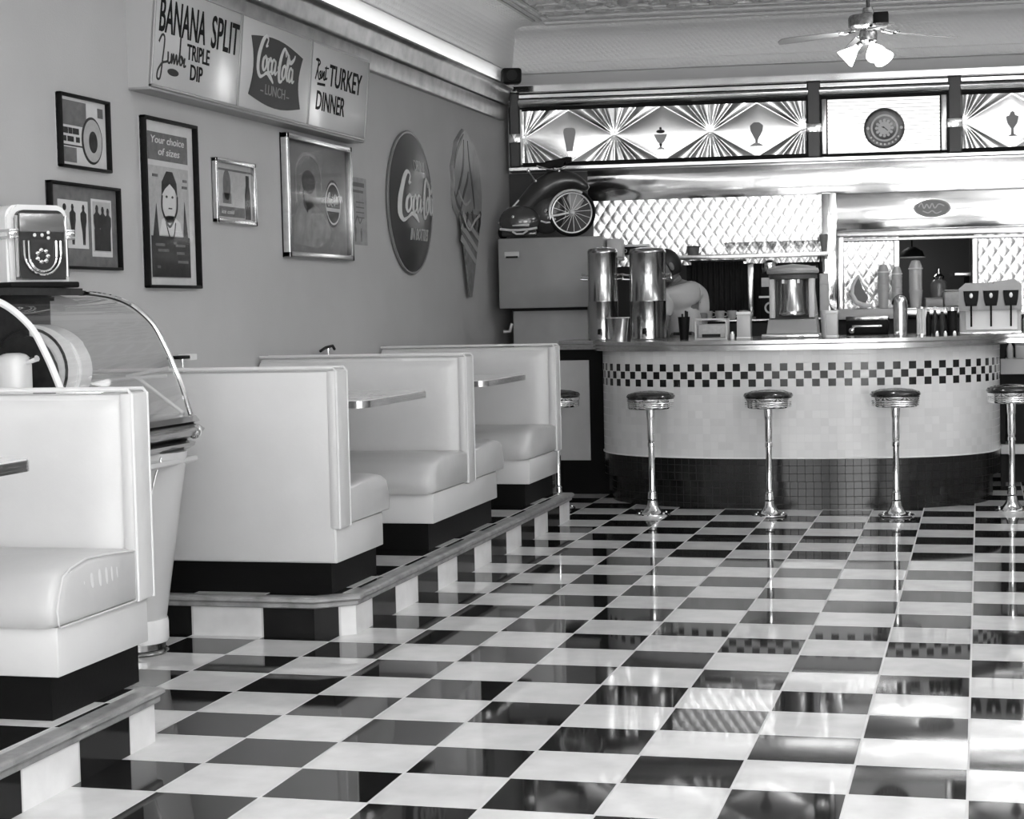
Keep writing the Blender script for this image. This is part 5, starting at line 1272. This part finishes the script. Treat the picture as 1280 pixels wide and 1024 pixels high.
for k in range(4):
    a = math.radians(14+90*k)
    b = MB(); b.tube([(.08, 0, .05), (.14, 0, .035), (.19, 0, .04)], .012)
    b.ell(.17, .02, .035, .02, .02, .01, 8, 6); b.ell(.17, -.02, .035, .02, .02, .01, 8, 6)
    b.rot(Matrix.Rotation(a, 4, 'Z')); o = b.build('blade_bracket', M_CHROME, t)
    b = MB(); pts = [(.17, -.045), (.30, -.055), (.48, -.062), (.53, -.05), (.545, 0), (.53, .05), (.48, .062), (.30, .055), (.17, .045)]
    b.slab(pts, .0, .006); b.rot(Matrix.Rotation(a, 4, 'Z')@Matrix.Translation((0, 0, .045))@Matrix.Rotation(math.radians(6), 4, 'Y')@Matrix.Rotation(math.radians(8), 4, 'X')); b.build('blade', mat('fan_blade', .27, .35), o)
for k in range(3):
    a = math.radians(-68+120*k)
    R_ = Matrix.Rotation(a, 4, 'Z')@Matrix.Translation((.055, 0, -.035))@Matrix.Rotation(math.radians(-48), 4, 'Y')
    b = MB(); b.lathe([(.016, .0), (.02, -.03), (.032, -.055), (.05, -.09), (.062, -.12), (.060, -.12), (.046, -.09), (.028, -.055), (.012, -.02)], seg=22); b.rot(R_); b.build('glass_shade', M_BULB, t)
    b = MB(); b.lathe([(.0, .02), (.018, .015), (.018, -.01), (0, -.012)], seg=14); b.rot(R_); b.build('shade_holder', DM, t)
l = bpy.data.lights.new('fan_bulb', 'POINT'); l.energy = 14; l.shadow_soft_size = .05; lo = bpy.data.objects.new('fan_bulb', l); C.objects.link(lo); lo.location = (FX, FY, FZ-.17)
l = bpy.data.lights.new('kitchen_lamp', 'AREA'); l.energy = 12; l.size = .5; lo = bpy.data.objects.new('kitchen_lamp', l); C.objects.link(lo); lo.location = BW(2.6, -1.2, 2.55)

# ---- the worker behind the counter, half hidden by the urns, turned and bending to the left
def skin(name, verts, edges, radii, m, parent, root=0, lv=2):
    me = bpy.data.meshes.new(name); me.from_pydata(verts, edges, []); me.update()
    o = bpy.data.objects.new(name, me); C.objects.link(o); o.parent = parent
    s = o.modifiers.new('skin', 'SKIN'); s.use_smooth_shade = True
    if not me.skin_vertices: me.attributes
    for i, r in enumerate(radii):
        v = me.skin_vertices[0].data[i]; v.radius = (r, r) if not isinstance(r, tuple) else r
        v.use_root = (i == root)
    u = o.modifiers.new('sub', 'SUBSURF'); u.levels = lv; u.render_levels = lv
    me.materials.append(m)
    return o
t = thing('person', 'dark haired worker in a light shirt bending left behind the counter beside the urns', 'person', (-2.055, 8.25, 0))
V = [(0, 0, .98), (0, -.01, 1.12), (-.01, -.03, 1.28), (-.03, -.05, 1.40), (-.045, -.07, 1.46), (-.075, -.10, 1.51),   # pelvis .. neck .. skull base
     (.10, .10, 1.37), (.12, .05, 1.12), (.02, -.18, 1.05),            # right arm (far side)
     (-.10, -.17, 1.35), (-.13, -.20, 1.12), (-.20, -.34, 1.12),       # left arm, forearm reaching forward
     (.06, .08, .92), (.07, .09, .50), (.07, .10, .08), (.0, .02, .03),
     (-.04, -.09, .92), (-.03, -.09, .50), (-.02, -.08, .08), (-.09, -.16, .03)]
E_ = [(0, 1), (1, 2), (2, 3), (3, 4), (4, 5), (3, 6), (6, 7), (7, 8), (3, 9), (9, 10), (10, 11), (0, 12), (12, 13), (13, 14), (14, 15), (0, 16), (16, 17), (17, 18), (18, 19)]
R_ = [.12, .115, .125, .10, .052, .05, .052, .042, .030, .052, .042, .030, .085, .058, .040, .038, .085, .058, .040, .038]
skin('body', V, E_, R_, M_SKIN, t)
sh = skin('shirt', [V[0], V[1], V[2], V[3], (-.035, -.055, 1.445), V[6], (.115, .07, 1.20), V[9], (-.125, -.19, 1.20)], [(0, 1), (1, 2), (2, 3), (3, 4), (3, 5), (5, 6), (3, 7), (7, 8)], [.142, .138, .145, .118, .072, .075, .062, .075, .062], M_SHIRT, t)
skin('trousers', [(0, 0, .97), V[12], V[13], (.07, .10, .1), V[16], V[17], (-.02, -.08, .1)], [(0, 1), (1, 2), (2, 3), (0, 4), (4, 5), (5, 6)], [.135, .10, .075, .06, .10, .075, .06], M_TROU, t)
# head, looking down to the left
HM = Matrix.Translation((-.105, -.125, 1.575))@Matrix.Rotation(math.radians(-62), 4, 'Z')@Matrix.Rotation(math.radians(22), 4, 'X')
b = MB()
def hd_(u, v):
    th_ = 2*PI*u; ph = PI*v
    x = math.sin(ph)*math.cos(th_); y = math.sin(ph)*math.sin(th_); z = -math.cos(ph)
    w_ = .076*(1-.16*max(0, -z)); dpt = .096*(1-.10*max(0, -z))
    p = Vector((x*w_, y*dpt, z*.118))
    if y < 0:
        fx = math.exp(-(x/.16)**2)
        p.y -= .020*fx*math.exp(-((z+.12)/.16)**2)*(-y)      # nose
        p.y -= .010*math.exp(-(x/.3)**2)*math.exp(-((z+.78)/.18)**2)   # chin
        p.y += .008*(math.exp(-((abs(x)-.42)/.16)**2))*math.exp(-((z-.06)/.12)**2)
        p.y -= .005*math.exp(-(x/.25)**2)*math.exp(-((z+.45)/.07)**2)
    return p
b.grid(hd_, 32, 24); b.rot(HM); hdo = b.build('head', M_SKIN, t, True, 80)
b = MB()
for s in (-1, 1): b.ell(s*.079, .005, -.005, .010, .020, .032, 10, 8)
b.rot(HM); b.build('ear', M_SKIN, hdo)
b = MB()
for s in (-1, 1): b.ell(s*.030, -.082, .008, .012, .006, .006, 10, 8)
b.rot(HM); b.build('eye', M_PAPER, hdo)
b = MB(); b.stroke([(-.022, -.052), (0, -.055), (.022, -.052)], .007, -.092, .004); b.rot(HM); b.build('mouth', mat('lips', .09, .5), hdo)
b = MB()
def hr(u, v):
    th_ = 2*PI*u; ph = PI*(.30+.70*v)
    x = math.sin(ph)*math.cos(th_); y = math.sin(ph)*math.sin(th_); z = -math.cos(ph)
    if y < -.2: z = max(z, .35+.3*(-y-.2)); 
    return Vector((x*.084, y*.103+.006, z*.127+.002))
b.grid(hr, 32, 18); b.rot(HM); b.build('hair', M_HAIR, hdo, True, 80)
# hands: palm, four bent fingers, thumb
for hx, hy, hz, a in ((-.215, -.37, 1.115, 200), (.0, -.215, 1.045, 190)):
    M_ = Matrix.Translation((hx, hy, hz))@Matrix.Rotation(math.radians(a), 4, 'Z')
    hv = [(0, -.02, 0), (0, .03, 0), (0, .065, 0)]; he = [(0, 1), (1, 2)]; hrd = [(.022, .018), (.030, .014), (.030, .013)]
    for k, (fx, ln) in enumerate(((-.028, .06), (-.009, .072), (.010, .068), (.028, .052))):
        i0 = len(hv); hv += [(fx, .085, 0), (fx*1.1, .085+ln*.5, -.012), (fx*1.1, .085+ln*.85, -.034)]; he += [(2, i0), (i0, i0+1), (i0+1, i0+2)]; hrd += [.0088, .0082, .007]
    i0 = len(hv); hv += [(-.038, .03, -.006), (-.056, .062, -.018)]; he += [(1, i0), (i0, i0+1)]; hrd += [.011, .009]
    o = skin('hand', [tuple(M_@Vector(v)) for v in hv], he, hrd, M_SKIN, t)
